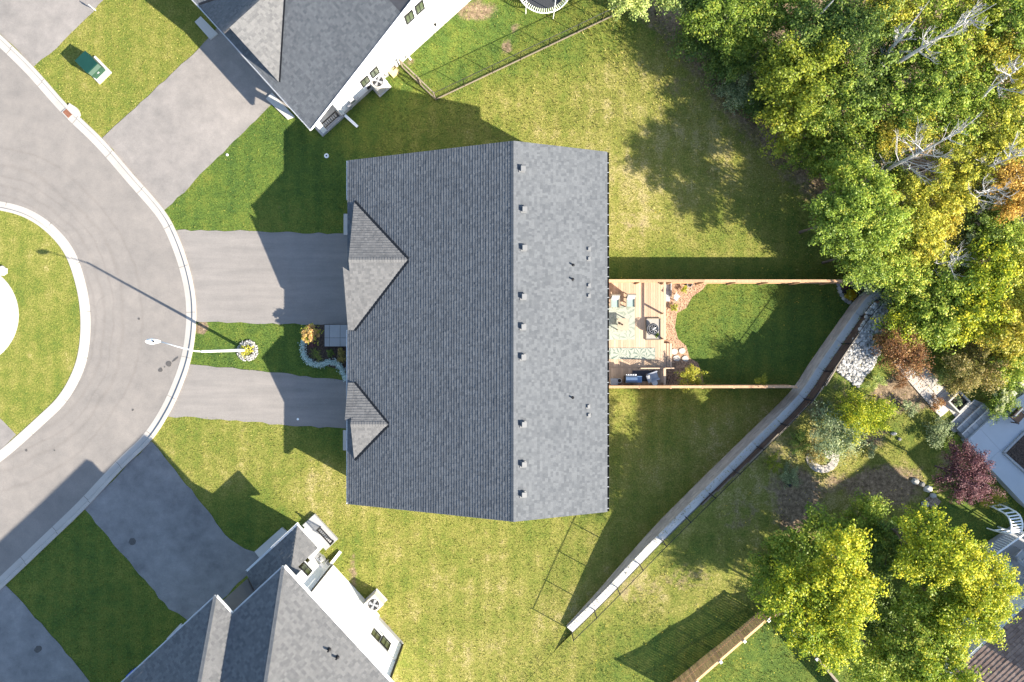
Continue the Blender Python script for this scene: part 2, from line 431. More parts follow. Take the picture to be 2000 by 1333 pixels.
LEAF = {
 'dark':  mat_leaf('leaf_dark_green', [(0.032, 0.058, 0.014), (0.058, 0.092, 0.018), (0.092, 0.128, 0.022), (0.140, 0.165, 0.028)], .35, 1.9),
 'mid':   mat_leaf('leaf_mid_green', [(0.048, 0.080, 0.012), (0.088, 0.130, 0.017), (0.140, 0.178, 0.022), (0.22, 0.215, 0.030)], .35, 1.9),
 'olive': mat_leaf('leaf_olive', [(0.065, 0.090, 0.010), (0.120, 0.145, 0.014), (0.180, 0.190, 0.018), (0.28, 0.235, 0.025)], .35, 1.9),
 'lime':  mat_leaf('leaf_lime', [(0.070, 0.120, 0.016), (0.150, 0.205, 0.024), (0.235, 0.260, 0.035), (0.38, 0.32, 0.05)], .38, 1.7),
 'yellow': mat_leaf('leaf_yellow', [(0.090, 0.120, 0.016), (0.200, 0.210, 0.025), (0.310, 0.285, 0.032), (0.45, 0.345, 0.045)], .38, 1.75),
 'gold':  mat_leaf('leaf_gold', [(0.120, 0.125, 0.018), (0.240, 0.215, 0.026), (0.34, 0.285, 0.034), (0.44, 0.30, 0.04)], .38, 1.6),
 'orange': mat_leaf('leaf_orange', [(0.140, 0.095, 0.020), (0.28, 0.170, 0.032), (0.37, 0.225, 0.045), (0.40, 0.29, 0.05)], .38, 1.6),
 'ash':   mat_leaf('leaf_ash_yellow', [(0.060, 0.115, 0.012), (0.170, 0.215, 0.016), (0.330, 0.320, 0.020), (0.50, 0.42, 0.03)], .38, 1.6),
 'pale':  mat_leaf('leaf_pale_green', [(0.090, 0.140, 0.035), (0.180, 0.225, 0.06), (0.27, 0.29, 0.09), (0.38, 0.36, 0.12)], .38, 1.9),
 'greygreen': mat_leaf('leaf_grey_green', [(0.060, 0.085, 0.035), (0.13, 0.165, 0.075), (0.21, 0.24, 0.12), (0.30, 0.31, 0.16)]),
 'silver': mat_leaf('leaf_silver', [(0.18, 0.24, 0.22), (0.30, 0.38, 0.35), (0.42, 0.50, 0.47), (0.5, 0.58, 0.54)]),
 'burgundy': mat_leaf('leaf_burgundy', [(0.022, 0.008, 0.010), (0.060, 0.022, 0.026), (0.130, 0.055, 0.058), (0.22, 0.12, 0.12)], 0.15, 1.25),
 'rust':  mat_leaf('leaf_rust', [(0.060, 0.028, 0.014), (0.150, 0.070, 0.026), (0.24, 0.125, 0.045), (0.28, 0.22, 0.08)]),
 'brownolive': mat_leaf('leaf_brown_olive', [(0.070, 0.075, 0.020), (0.15, 0.130, 0.034), (0.23, 0.180, 0.055), (0.30, 0.21, 0.09)]),
 'cream': mat_leaf('petal_cream', [(0.40, 0.22, 0.14), (0.58, 0.38, 0.14), (0.66, 0.50, 0.12), (0.72, 0.58, 0.36)], .35, 1.0),
 'creamgreen': mat_leaf('petal_cream_green', [(0.25, 0.32, 0.10), (0.42, 0.46, 0.20), (0.55, 0.56, 0.30), (0.62, 0.60, 0.40)], .35, 1.0),
 'mum':   mat_leaf('petal_mum_yellow', [(0.28, 0.20, 0.01), (0.50, 0.36, 0.01), (0.62, 0.45, 0.015), (0.6, 0.30, 0.02)], .35, 1.0),
}
M_BARK = mat_simple('bark', (0.105, 0.085, 0.065), 0.9, 0.35, 6)
M_DEADBARK = mat_simple('dead_bark', (0.36, 0.345, 0.33), 0.85, 0.25, 5)

# ------------------------------------------------------------------ terrain functions
EDGE = [P(*p).xy for p in ((1080, -200), (1180, -40), (1235, 30), (1300, 95), (1380, 195), (1460, 285), (1560, 385), (1640, 490), (1700, 548), (1790, 560), (2400, 520))]
def seg_info(x, y, poly):
    """numpy: distance to polyline and side (+ left of travel)"""
    best = np.full(x.shape, 1e9); side = np.zeros(x.shape)
    for a, b in zip(poly[:-1], poly[1:]):
        dx, dy = b[0] - a[0], b[1] - a[1]; L2 = dx * dx + dy * dy
        t = np.clip(((x - a[0]) * dx + (y - a[1]) * dy) / L2, 0, 1)
        qx = x - (a[0] + t * dx); qy = y - (a[1] + t * dy)
        d = np.hypot(qx, qy); s = dx * qy - dy * qx
        m = d < best
        best = np.where(m, d, best); side = np.where(m, np.sign(s), side)
    return best, side
def sstep(t): t = np.clip(t, 0, 1); return t * t * (3 - 2 * t)
def ravine(x, y):
    d, s = seg_info(x, y, EDGE)
    d = d * s
    z = -3.4 * sstep((d - 0.6) / 7.5)
    fade = sstep((46 - np.abs(x)) / 6) * sstep((33 - np.abs(y)) / 4)
    return z * fade, d
def zlawn(x, y):
    return float(ravine(np.array([x]), np.array([y]))[0][0])

WALL = [(1106, 1222, .25, .0), (1165, 1157, .72, .02), (1222, 1091, 1.15, .05), (1280, 1026, 1.5, .08), (1360, 945, 1.62, .12), (1450, 857, 1.55, .30),
        (1540, 768, 1.42, .60), (1585, 703, 1.36, .75), (1632, 636, 1.32, .85), (1667, 588, 1.3, .80), (1692, 566, 1.28, .70)]
WB = [P(a, b) for a, b, c, d in WALL]
WP = smooth_path([Vector((p.x, p.y, 0)) for p in WB], 6)       # face line at ground
WZ = [q.x for q in smooth_path([Vector((c, 0, 0)) for a, b, c, d in WALL], 6)]
WT = [q.x for q in smooth_path([Vector((d, 0, 0)) for a, b, c, d in WALL], 6)]
def wnorm(i):
    d = WP[min(i + 1, len(WP) - 1)] - WP[max(i - 1, 0)]
    return Vector((d.y, -d.x, 0)).normalized()                  # outward (south-east)
WN = [wnorm(i) for i in range(len(WP))]
LEDGE = 0.46
def znb(x, y):
    """height of the neighbour's raised garden at x, y"""
    px = np.array([p.x for p in WP]); py = np.array([p.y for p in WP])
    i = int(np.argmin((px - x) ** 2 + (py - y) ** 2))
    return WZ[i] + max(WT[i] - 0.06, 0.0)
def G(px, py):
    """photo pixel -> point on the raised garden"""
    z = 1.5
    for _ in range(6):
        p = P(px, py, z); z = znb(p.x, p.y)
    return P(px, py, z)

# dryness of the lawns (a property of the grass itself), photo-pixel blobs: x, y, rx, ry, dry
DRY = [(60, 620, 90, 260, .62), (230, 110, 140, 120, .62), (430, 370, 70, 60, .22), (560, 420, 70, 30, .50), (600, 330, 90, 80, .18), (720, 230, 110, 60, .30), (880, 250, 130, 40, .62),
       (760, 270, 90, 30, .62), (1000, 90, 190, 60, .26), (920, 130, 90, 40, .36), (880, 60, 60, 60, .25), (1150, 200, 160, 110, .78), (1280, 350, 130, 130, .80), (1230, 430, 50, 70, .9), (1300, 240, 120, 100, .76), (1100, 230, 150, 60, .66),
       (1400, 480, 150, 60, .58), (1250, 520, 90, 25, .30), (1480, 660, 130, 100, .18), (1390, 610, 80, 60, .42), (520, 670, 150, 40, .20), (480, 880, 140, 60, .68), (620, 860, 60, 40, .32), (400, 850, 60, 40, .52),
       (620, 960, 80, 60, .82), (520, 1010, 60, 50, .35), (760, 1100, 120, 70, .66), (900, 1180, 160, 110, .72), (1000, 1060, 90, 60, .62), (1080, 1280, 140, 80, .74), (820, 1270, 90, 60, .74), (700, 1130, 40, 60, .46), (1250, 850, 150, 90, .66), (1150, 1050, 60, 90, .62),
       (180, 1150, 130, 120, .36), (60, 1080, 80, 60, .35), (1220, 1190, 110, 60, .84), (1380, 1060, 120, 90, .66), (1250, 1290, 120, 70, .30), (1480, 1290, 110, 70, .30), (1480, 900, 90, 80, .92), (1560, 830, 100, 80, .86), (1700, 760, 60, 50, .36), (1620, 940, 100, 70, .88), (1780, 900, 130, 80, .62), (1930, 980, 90, 80, .28), (1850, 820, 120, 50, .55)]
DIRT = [(1640, 945, 40, 25, .5), (1700, 850, 40, 25, .6), (1745, 775, 45, 35, .9), (1520, 950, 30, 25, .5), (1690, 790, 30, 20, .5), (1600, 800, 40, 25, .4), (1860, 900, 40, 30, .35), (1450, 1010, 50, 40, .3), (1340, 1130, 60, 30, .3), (1560, 985, 45, 70, 1.0), (1790, 760, 60, 45, .8), (1730, 950, 80, 45, .8), (930, 20, 45, 22, .6), (990, 92, 12, 14, .7), (1005, 55, 10, 10, .6), (800, 120, 12, 10, .5), (745, 1240, 18, 40, .6), (690, 1130, 10, 60, .5), (1245, 440, 40, 40, .22), (1320, 170, 25, 30, .30), (990, 145, 190, 7, .22), (1500, 880, 60, 60, .25),
        (1650, 700, 40, 100, .3), (395, 640, 12, 12, 1.1), (10, 532, 14, 12, 1.0), (40, 690, 14, 30, .5), (1250, 1150, 60, 40, .25), (560, 410, 50, 12, .2), (840, 1300, 90, 20, .2)]
def lawn_attr(x, y, z):
    s = FPX / (CAM_H - z)
    px = 1000 + x * s; py = 666.5 - y * s
    w = np.full(px.shape, 0.02); acc = w * 0.5
    for bx, by, rx, ry, v in DRY:
        k = np.exp(-((px - bx) / rx) ** 2 - ((py - by) / ry) ** 2)
        w = w + k; acc = acc + k * v
    dry = acc / w
    dirt = np.zeros(px.shape)
    for bx, by, rx, ry, v in DIRT:
        dirt = np.maximum(dirt, v * np.exp(-(((px - bx) / rx) ** 2 + ((py - by) / ry) ** 2) ** 2))
    return dry, dirt

def grid_mesh(name, X, Y, Z, dry, dirt, mat, parent=None):
    ny, nx = X.shape
    v = np.stack([X, Y, Z], -1).reshape(-1, 3)
    idx = np.arange(nx * ny).reshape(ny, nx)
    f = np.stack([idx[:-1, :-1], idx[:-1, 1:], idx[1:, 1:], idx[1:, :-1]], -1).reshape(-1, 4)
    m = bpy.data.meshes.new(name)
    m.vertices.add(len(v)); m.vertices.foreach_set('co', v.astype(np.float32).ravel())
    m.loops.add(f.size); m.loops.foreach_set('vertex_index', f.astype(np.int32).ravel())
    m.polygons.add(len(f)); m.polygons.foreach_set('loop_start', np.arange(0, f.size, 4, dtype=np.int32))
    m.update(calc_edges=True)
    c = m.color_attributes.new('Col', 'FLOAT_COLOR', 'POINT')
    rgba = np.stack([dry.ravel(), dirt.ravel(), np.zeros(dry.size), np.ones(dry.size)], -1)
    c.data.foreach_set('color', rgba.astype(np.float32).ravel())
    m.shade_smooth()
    return link(name, m, mat, parent)

# ------------------------------------------------------------------ ground sheets
xs = np.concatenate([[-220, -120, -70], np.arange(-50, 50.01, 0.3), [70, 120, 220]])
ys = np.concatenate([[-200, -110, -60], np.arange(-36, 36.01, 0.3), [60, 110, 200]])
X, Y = np.meshgrid(xs, ys)
Zr, D = ravine(X, Y)
und = 0.03 * np.sin(X * 1.3 + 2 * np.sin(Y * .7)) * np.sin(Y * 1.1 + X * .3)
Zr = Zr + np.where(D > 0, 0.25 * np.sin(X * 1.7 + Y) * np.sin(Y * 1.9 - X * .6) * sstep(D / 2), 0)
dry, dirt = lawn_attr(X, Y, Zr)
band = np.exp(-((D - 1.2) / 1.3) ** 2) * 0.55
dirt = np.maximum(dirt, np.where(D > -1.5, band, 0)); dirt = np.where(D > 1.0, np.maximum(dirt, 0.62), dirt)
dirt = np.where((np.abs(X) > 46) | (np.abs(Y) > 33) | (np.abs(X) > 40) & (Y < -5), 0, dirt)
lawn = grid_mesh('lawn', X, Y, Zr, dry, dirt, M_GRASS); lawn['kind'] = 'structure'

# neighbour's raised garden: a grid along the wall and away from it
st_ext = []
for i in range(len(WP)): st_ext.append((WP[i] + WN[i] * (LEDGE + 0.05), WN[i], WZ[i] + max(WT[i] - 0.06, 0.0)))
p0, n0, z0 = st_ext[0]; t0 = (st_ext[0][0] - st_ext[3][0]).normalized()
pre = [(p0 + t0 * k * 0.8, n0, (max(z0 - 0.12, .05) if k == 1 else 0.012)) for k in range(22, 0, -1)]
p1, n1, z1 = st_ext[-1]; t1 = Vector((.93, .30, 0)).normalized()
post = [(p1 + t1 * k * 0.8, Vector((.55, -.83, 0)).normalized(), z1 - (0 if k < 20 else 0)) for k in range(1, 30)]
ST = pre + st_ext + post
ds = np.concatenate([np.arange(0, 26, 0.35), [40, 90]])
GX = np.array([[p.x + n.x * d for d in ds] for p, n, z in ST]); GY = np.array([[p.y + n.y * d for d in ds] for p, n, z in ST])
GZ = np.array([[z for d in ds] for p, n, z in ST])
GZ = GZ + 0.05 * np.sin(GX * 1.1 + GY * .4) * np.sin(GY * 1.3) * np.clip(ds / 3, 0, 1)[None, :]
lastrow = GZ[-1] * 0 - 3.5
gdry, gdirt = lawn_attr(GX, GY, GZ)
nbl = grid_mesh('neighbour_lawn', GX, GY, GZ, gdry, gdirt, M_GRASS); nbl['kind'] = 'structure'
# bank that drops from the garden into the ravine on the north side
bX = []; bY = []; bZ = []
for k, (o, zz) in enumerate(((0, 0), (1.2, -.5), (3, -2.2), (5, -4.5), (6, -6))):
    r = [(p + Vector((-.3, .95, 0)) * o) for p, n, z in post]
    bX.append([q.x for q in r]); bY.append([q.y for q in r]); bZ.append([post[0][2] + zz - 0.01] * len(r))
bX, bY, bZ = map(np.array, (bX, bY, bZ))
bank = grid_mesh('ravine_bank', bX, bY, bZ, bX * 0 + .3, bX * 0 + .6, M_GRASS); bank['kind'] = 'structure'

# ------------------------------------------------------------------ road, kerbs, driveways
OUT = [(-120, -40), (0, 68), (66, 132), (132, 206), (200, 272), (262, 343), (318, 408), (345, 455), (368, 518), (381, 580), (382, 640), (373, 700), (356, 752), (330, 808), (294, 862), (240, 915), (165, 995), (90, 1067), (10, 1143), (-120, 1262)]
RING = [(-260, 470), (-160, 425), (-70, 404), (0, 411), (52, 426), (96, 456), (131, 500), (152, 562), (160, 620), (157, 680), (144, 727), (117, 774), (76, 815), (0, 882), (-70, 930), (-170, 960), (-260, 900), (-310, 780), (-320, 620), (-300, 530), (-260, 470)]
outp = smooth_path([P(*p) for p in OUT], 6)
ringp = smooth_path([P(*p) for p in RING], 6)
def offset(path, d):
    o = []
    for i, p in enumerate(path):
        t = path[min(i + 1, len(path) - 1)] - path[max(i - 1, 0)]
        nn = Vector((t.y, -t.x, 0)).normalized()
        o.append(p + nn * d)
    return o
def sweep(mb, path, prof):
    """prof: list of (offset right of travel, z); joined strip"""
    rows = []
    for (d, z) in prof:
        rows.append([q + Vector((0, 0, z)) for q in offset(path, d)])
    for r in range(len(rows) - 1):
        for i in range(len(path) - 1):
            mb.face([rows[r][i], rows[r][i + 1], rows[r + 1][i + 1], rows[r + 1][i]])
road_mb = MB()
ro = offset(outp, 0.52)      # travelling down the picture the road lies to the right (west)
poly = [p + Vector((0, 0, .012)) for p in ro] + [P(-900, 1500) + Vector((0, 0, .012)), P(-900, -300) + Vector((0, 0, .012))]
road_mb.face(poly)
road = structure('road', road_mb, M_ROAD)
def flip(mb):
    mb.f = [tuple(reversed(f)) for f in mb.f]
kb = MB(); sweep(kb, outp, [(-.02, -.05), (-.02, .105), (.17, .105), (.21, .035), (.58, .02), (.58, -.05)])
structure('outer_kerb', kb, M_CURB)
rb_ = MB(); rev = list(reversed(ringp))
sweep(rb_, rev, [(-.02, -.05), (-.02, .125), (.14, .125), (.19, .045), (.52, .02), (.52, -.05)]) if False else sweep(rb_, ringp, [(.02, -.05), (.02, .125), (-.14, .125), (-.19, .045), (-.52, .02), (-.52, -.05)])
structure('island_kerb', rb_, M_CURB)
jm = MB()
def joints(path, step, sgn):
    acc = 0
    for i in range(1, len(path)):
        acc += (path[i] - path[i - 1]).length
        if acc > step:
            acc = 0; t = (path[i] - path[i - 1]).normalized(); nn = Vector((t.y, -t.x, 0)) * sgn
            for d0, d1, z in ((0, .17, .108), (.21, .57, .036)): jm.bar(path[i] + nn * d0 + Vector((0, 0, z)), path[i] + nn * d1 + Vector((0, 0, z - (.014 if d0 else 0))), .018, .006)
joints(outp, 2.6, 1); joints(ringp, 2.6, -1)
kj = structure('kerb_joints', jm, mat_simple('joint_dirt', (.09, .08, .07), .9, .2))
# island lawn and pad
ia = [p + Vector((0, 0, .10)) for p in ringp[:-1]]
xs2 = np.arange(-44, -26, 0.3)
im = MB(); im.face(ia)
isl = bpy.data.meshes.new('island_lawn'); isl.from_pydata([tuple(p) for p in ia], [], [tuple(range(len(ia)))])
ca = isl.color_attributes.new('Col', 'FLOAT_COLOR', 'POINT')
ca.data.foreach_set('color', np.tile(np.array([.62, .0, 0, 1], dtype=np.float32), len(ia)))
island = link('island_lawn', isl, M_GRASS); island['kind'] = 'structure'
pad = MB(); pc = P(-62, 616); pad.prism([pc + Vector((math.cos(a) * 3.1, math.sin(a) * 3.1, .125)) for a in np.linspace(0, 2 * PI, 48, endpoint=False)], .1)
structure('concrete_pad', pad, M_CONC)
ip = MB(); ip.face([P(-20, 800) + Vector((0, 0, .112)), P(8, 822) + Vector((0, 0, .112)), P(34, 849) + Vector((0, 0, .112)), P(0, 882) + Vector((0, 0, .112)), P(-60, 925) + Vector((0, 0, .112)), P(-120, 880) + Vector((0, 0, .112))])
structure('island_path', ip, M_DRIVE)

def sheet(name, pts, mat, z, wob=0.0, seed=0):
    r = random.Random(seed); q = []
    n = len(pts)
    for i in range(n):
        a = P(*pts[i]); b = P(*pts[(i + 1) % n])
        L = (b - a).length; k = max(1, int(L / 0.45)) if wob else 1
        for j in range(k):
            p = a.lerp(b, j / k)
            if j: p = p + Vector((r.uniform(-wob, wob), r.uniform(-wob, wob), 0))
            q.append(p + Vector((0, 0, z)))
    mb = MB(); mb.face(q)
    return structure(name, mb, mat)
DRIVES = [[(200, 270), (225, 246), (300, 178), (388, 96), (440, 40), (640, 230), (530, 205), (425, 308), (337, 398), (321, 411)],
          [(66, 131), (98, 106), (150, 55), (203, 0), (260, -60), (-120, -60), (-120, -40), (0, 66)],
          [(344, 450), (500, 452), (700, 459), (700, 637), (560, 633), (384, 629)],
          [(371, 712), (440, 718), (540, 728), (700, 748), (700, 840), (560, 831), (430, 819), (328, 814)],
          [(165, 994), (296, 862), (331, 905), (395, 985), (440, 1045), (478, 1072), (520, 1085), (380, 1225), (362, 1208), (330, 1190), (245, 1088), (200, 1035)],
          [(11, 1143), (60, 1196), (120, 1262), (183, 1340), (210, 1400), (-150, 1400), (-120, 1262)]]
for i, d in enumerate(DRIVES):
    sheet('driveway', d, (M_DRIVE, M_DRIVE, M_DRIVE3, M_DRIVE3, M_DRIVE2, M_DRIVE2)[i], .022, .055, i)
# oil stains and marks belong to the road
M_STAIN = mat_simple('oil_stain', (0.075, 0.070, 0.066), 0.6, 0.3, 8)
def blob(c, r, seed, n=14, sx=1, sy=1, rot=0):
    rr = random.Random(seed); out = []
    for k in range(n):
        a = 2 * PI * k / n; q = r * rr.uniform(.88, 1.1)
        x, y = math.cos(a) * q * sx, math.sin(a) * q * sy
        out.append(c + Vector((x * math.cos(rot) - y * math.sin(rot), x * math.sin(rot) + y * math.cos(rot), 0)))
    return out
for i, (x, y, r, sx) in enumerate(((330, 711, .17, 1), (314, 723, .12, 1.2), (322, 717, .04, 1), (343, 702, .05, 5), (272, 623, .07, 1), (260, 801, .05, 1.5), (52, 880, .07, 1), (107, 880, .05, 1), (259, 1058, .22, 1), (75, 1268, .2, 1.3))):
    mb = MB(); mb.face(blob(P(x, y) + Vector((0, 0, .030)), r, i, sx=sx, rot=.7))
    part('oil_stain', mb, M_STAIN, road)
# catch basin in the outer kerb
cb = thing('catch_basin', 'rusty square drain grate set into the pale kerb bulge', 'drain', P(138, 223))
m_rust = mat_simple('rusty_iron', (0.20, 0.085, 0.05), 0.9, 0.4, 9)
ax = Vector((.68, -.73, 0))
c0 = P(134, 222) + Vector((0, 0, .045)); mb = MB(); mb.box(c0, (.62, .5, .05), ax); part('frame', mb, M_CURB, cb)
mb = MB()
for k in range(-4, 5): mb.box(c0 + ax * k * .055 + Vector((0, 0, .035)), (.035, .36, .02), ax)
part('grate', mb, m_rust, cb)
mb = MB(); mb.prism([q + Vector((0, 0, .11)) for q in blob(P(146, 217), .42, 3, 16, 1.2, .55, -.85)], .12); part('kerb_bulge', mb, M_CURB, cb)

# ------------------------------------------------------------------ roofs
def clip_poly(poly, a, b):
    """keep the part of 2D poly left of a->b"""
    out = []; n = len(poly)
    ex, ey = b[0] - a[0], b[1] - a[1]
    def sd_(p): return ex * (p[1] - a[1]) - ey * (p[0] - a[0])
    for i in range(n):
        p, q = poly[i], poly[(i + 1) % n]; sp, sq = sd_(p), sd_(q)
        if sp >= -1e-9: out.append(p)
        if (sp > 1e-9 and sq < -1e-9) or (sp < -1e-9 and sq > 1e-9):
            t = sp / (sp - sq); out.append((p[0] + (q[0] - p[0]) * t, p[1] + (q[1] - p[1]) * t))
    return out
def shingles(mb, polys, eave, exposure=0.153, seed=0, lift=0.019, holes=None):
    """real courses of shingle tabs on a plane; polys = convex pieces (3D, one plane), eave = unit vector along the eave"""
    r = random.Random(seed)
    u = Vector(eave).normalized()
    p = [Vector(q) for q in polys[0]]
    nrm = (p[1] - p[0]).cross(p[2] - p[0]).normalized()
    if nrm.z < 0: nrm = -nrm
    w = nrm.cross(u)
    if w.z < 0: u = -u; w = nrm.cross(u)
    o = p[0]
    P2 = []
    for pl in polys:
        q = [((Vector(a) - o).dot(u), (Vector(a) - o).dot(w)) for a in pl]
        ar = sum(q[i][0] * q[(i + 1) % len(q)][1] - q[(i + 1) % len(q)][0] * q[i][1] for i in range(len(q)))
        if ar < 0: q.reverse()
        P2.append(q)
    v0 = min(b for q in P2 for a, b in q); v1 = max(b for q in P2 for a, b in q)
    k = 0; v = v0
    while v < v1 - 1e-6:
        vt = min(v + exposure, v1)
        for q in P2:
            band = clip_poly(clip_poly(q, (0, v), (1, v)), (0, vt), (-1, vt))
            if len(band) < 3: continue
            a0 = min(a for a, b in band); a1 = max(a for a, b in band)
            x = a0 - r.uniform(0, .3)
            while x < a1:
                wd = r.choice((.10, .12, .15, .18, .22))
                c = clip_poly(clip_poly(band, (x, 1), (x, 0)), (x + wd, 0), (x + wd, 1))
                if len(c) >= 3:
                    th = lift * r.uniform(.75, 1.25); tone = min(1, max(0, r.gauss(.5, .36)))
                    if r.random() < .07: tone = 1.0
                    pts = [o + u * a + w * b + nrm * (th * (1 - (b - v) / exposure) + .003) for a, b in c]
                    mb.face(pts, tone)
                    low = sorted([a for a, b in c if abs(b - v) < 1e-5])
                    if len(low) >= 2:
                        A = o + u * low[0] + w * v; B = o + u * low[-1] + w * v
                        mb.face([A - nrm * .006, B - nrm * .006, B + nrm * (th + .003), A + nrm * (th + .003)], tone * .8)
                x += wd
        v = vt; k += 1
def deck_slab(mb, poly, th=.16):
    mb.prism(poly, th)
def caps_line(mb, a, b, nl, nr, w=.15, step=.15, seed=0):
    """ridge or hip caps: overlapping folded tabs from a to b; nl, nr unit slopes falling away each side"""
    r = random.Random(seed); a = Vector(a); b = Vector(b); d = (b - a); L = d.length; d.normalize()
    k = 0.0
    while k < L - .05:
        e = min(k + step * 1.02, L); t = r.uniform(.25, .8)
        q0 = a + d * k + Vector((0, 0, .040)); q1 = a + d * e + Vector((0, 0, .026))
        mb.face([q0, q1, q1 + nl * w, q0 + nl * w], t); mb.face([q1, q0, q0 + nr * w, q1 + nr * w], t)
        k += step
def gutter(mb, a, b, out, w=.075, h=.10):
    a = Vector(a); b = Vector(b); out = Vector(out).normalized()
    up = Vector((0, 0, 1))
    for o0, o1, z0, z1 in ((0, .012, -h, 0), (w - .012, w, -h, 0)):
        mb.prism([a + out * o0 + up * z1, b + out * o0 + up * z1, b + out * o1 + up * z1, a + out * o1 + up * z1], h)
    mb.prism([a + out * .012 + up * (-h + .012), b + out * .012 + up * (-h + .012), b + out * (w - .012) + up * (-h + .012), a + out * (w - .012) + up * (-h + .012)], .012)

# ------------------------------------------------------------------ main house (three attached bungalows under one roof)
MS = 0.4246
ZE, ZR, ZB = 2.9, 6.84, 4.74
XW, XR, XE = -9.195, 0.078, 5.08
YN, YS = 10.1, -9.12
house = thing('row_house', 'long grey gabled house in the centre with two front gables and rear deck', 'house', (0, 0, 0))
def zmw(x): return ZE + MS * (x - XW)
mbW = MB(); mbD = MB()
west = [(XW, YS, ZE), (XR, YS, ZR), (XR, YN, ZR), (XW, YN, ZE)]
east = [(XR, YS, ZR), (XE, YS, ZB), (XE, YN, ZB), (XR, YN, ZR)]
rw = MB(); shingles(rw, [west], (0, 1, 0), seed=1); part('west_shingles', rw, M_SHINGLE, house, stuff=True)
re_ = MB(); shingles(re_, [east], (0, 1, 0), seed=2); part('east_shingles', re_, M_SHINGLE, house, stuff=True)
for pl in (west, east): deck_slab(mbD, [Vector(q) - Vector((0, 0, .008)) for q in pl])
part('roof_deck', mbD, M_FASCIA, house)
rc = MB(); caps_line(rc, (XR, YS, ZR), (XR, YN, ZR), Vector((-1, 0, -MS)).normalized(), Vector((1, 0, -MS)).normalized(), seed=3)
part('ridge_cap', rc, M_SHINGLE, house, stuff=True)
# walls
wx0, wx1, wy0, wy1 = -8.72, 4.66, YS + .35, YN - .35
wl = MB()
def wall_top(x): return (zmw(x) if x < XR else ZR - MS * (x - XR)) - .20
for y in (wy0, wy1):
    ring = [(wx0, y, 0), (wx1, y, 0), (wx1, y, wall_top(wx1)), (XR, y, wall_top(XR)), (wx0, y, wall_top(wx0))]
    wl.face(ring if y == wy0 else ring[::-1])
wl.face([(wx0, wy1, 0), (wx0, wy0, 0), (wx0, wy0, wall_top(wx0)), (wx0, wy1, wall_top(wx0))])
wl.face([(wx1, wy0, 0), (wx1, wy1, 0), (wx1, wy1, wall_top(wx1)), (wx1, wy0, wall_top(wx1))])
part('wall', wl, M_STONEW, house)
def door_panel(name, parent, c, ax, w, h, mat, rows=4):
    mb = MB(); ax = Vector(ax); nn = Vector((ax.y, -ax.x, 0))
    d = part(name, (mb.box(c, (w, .06, h), ax), mb)[1], mat, parent)
    g = MB()
    for k in range(1, rows): g.box(Vector(c) + nn * 0 + Vector((0, 0, h * (k / rows - .5))), (w * .98, .075, .02), ax)
    parts('panel_joint', g, M_BLACKM, d)
    return d
door_panel('garage_door', house, (wx0 - .03, 3.8, 1.1), (0, 1, 0), 4.9, 2.2, M_TRIM)
door_panel('garage_door', house, (wx0 - .03, -3.9, 1.1), (0, 1, 0), 2.7, 2.2, M_TRIM)
door_panel('front_door', house, (wx0 - .03, .2, 1.1), (0, 1, 0), .95, 2.1, M_DOOR, 3)
door_panel('front_door', house, (wx0 - .03, 7.3, 1.1), (0, 1, 0), .95, 2.1, M_DOOR, 3)
door_panel('front_door', house, (wx0 - .03, -6.2, 1.1), (0, 1, 0), .95, 2.1, M_DOOR, 3)
def window(parent, c, ax, nn, w, h, upv=Vector((0, 0, 1)), mat=None):
    """a window lying on a wall: frame with a pane and a mullion"""
    c = Vector(c); ax = Vector(ax).normalized(); nn = Vector(nn).normalized()
    fr = MB(); t = .055
    for s in (-1, 1):
        fr.obox(c + ax * s * (w / 2), ax * t / 2, nn * .045, upv * (h / 2 + t / 2))
        fr.obox(c + upv * s * (h / 2), ax * (w / 2 - t / 2), nn * .045, upv * t / 2)
    fr.obox(c, ax * .016, nn * .035, upv * (h / 2 - t / 2))
    f = part('window', fr, mat or M_TRIM, parent)
    pn = MB(); pn.obox(c, ax * (w / 2 - t / 2), nn * .012, upv * (h / 2 - t / 2)); part('pane', pn, M_GLASS, f)
    sl = MB(); sl.obox(c - upv * (h / 2 + t) + nn * .03, ax * (w / 2 + .06), nn * .06, upv * .02); part('sill', sl, M_TRIM, f)
    return f
for y in (7.5, 3.0, -1.0, -4.5, -7.5):
    window(house, (wx1 + .02, y, 1.9), (0, 1, 0), (1, 0, 0), 1.6 if y != .2 else 2.2, 1.3)
for y in (6.5, 1.2, -3.2): window(house, (wx1 + .02, y, 3.6), (0, 1, 0), (1, 0, 0), 1.0, .7)

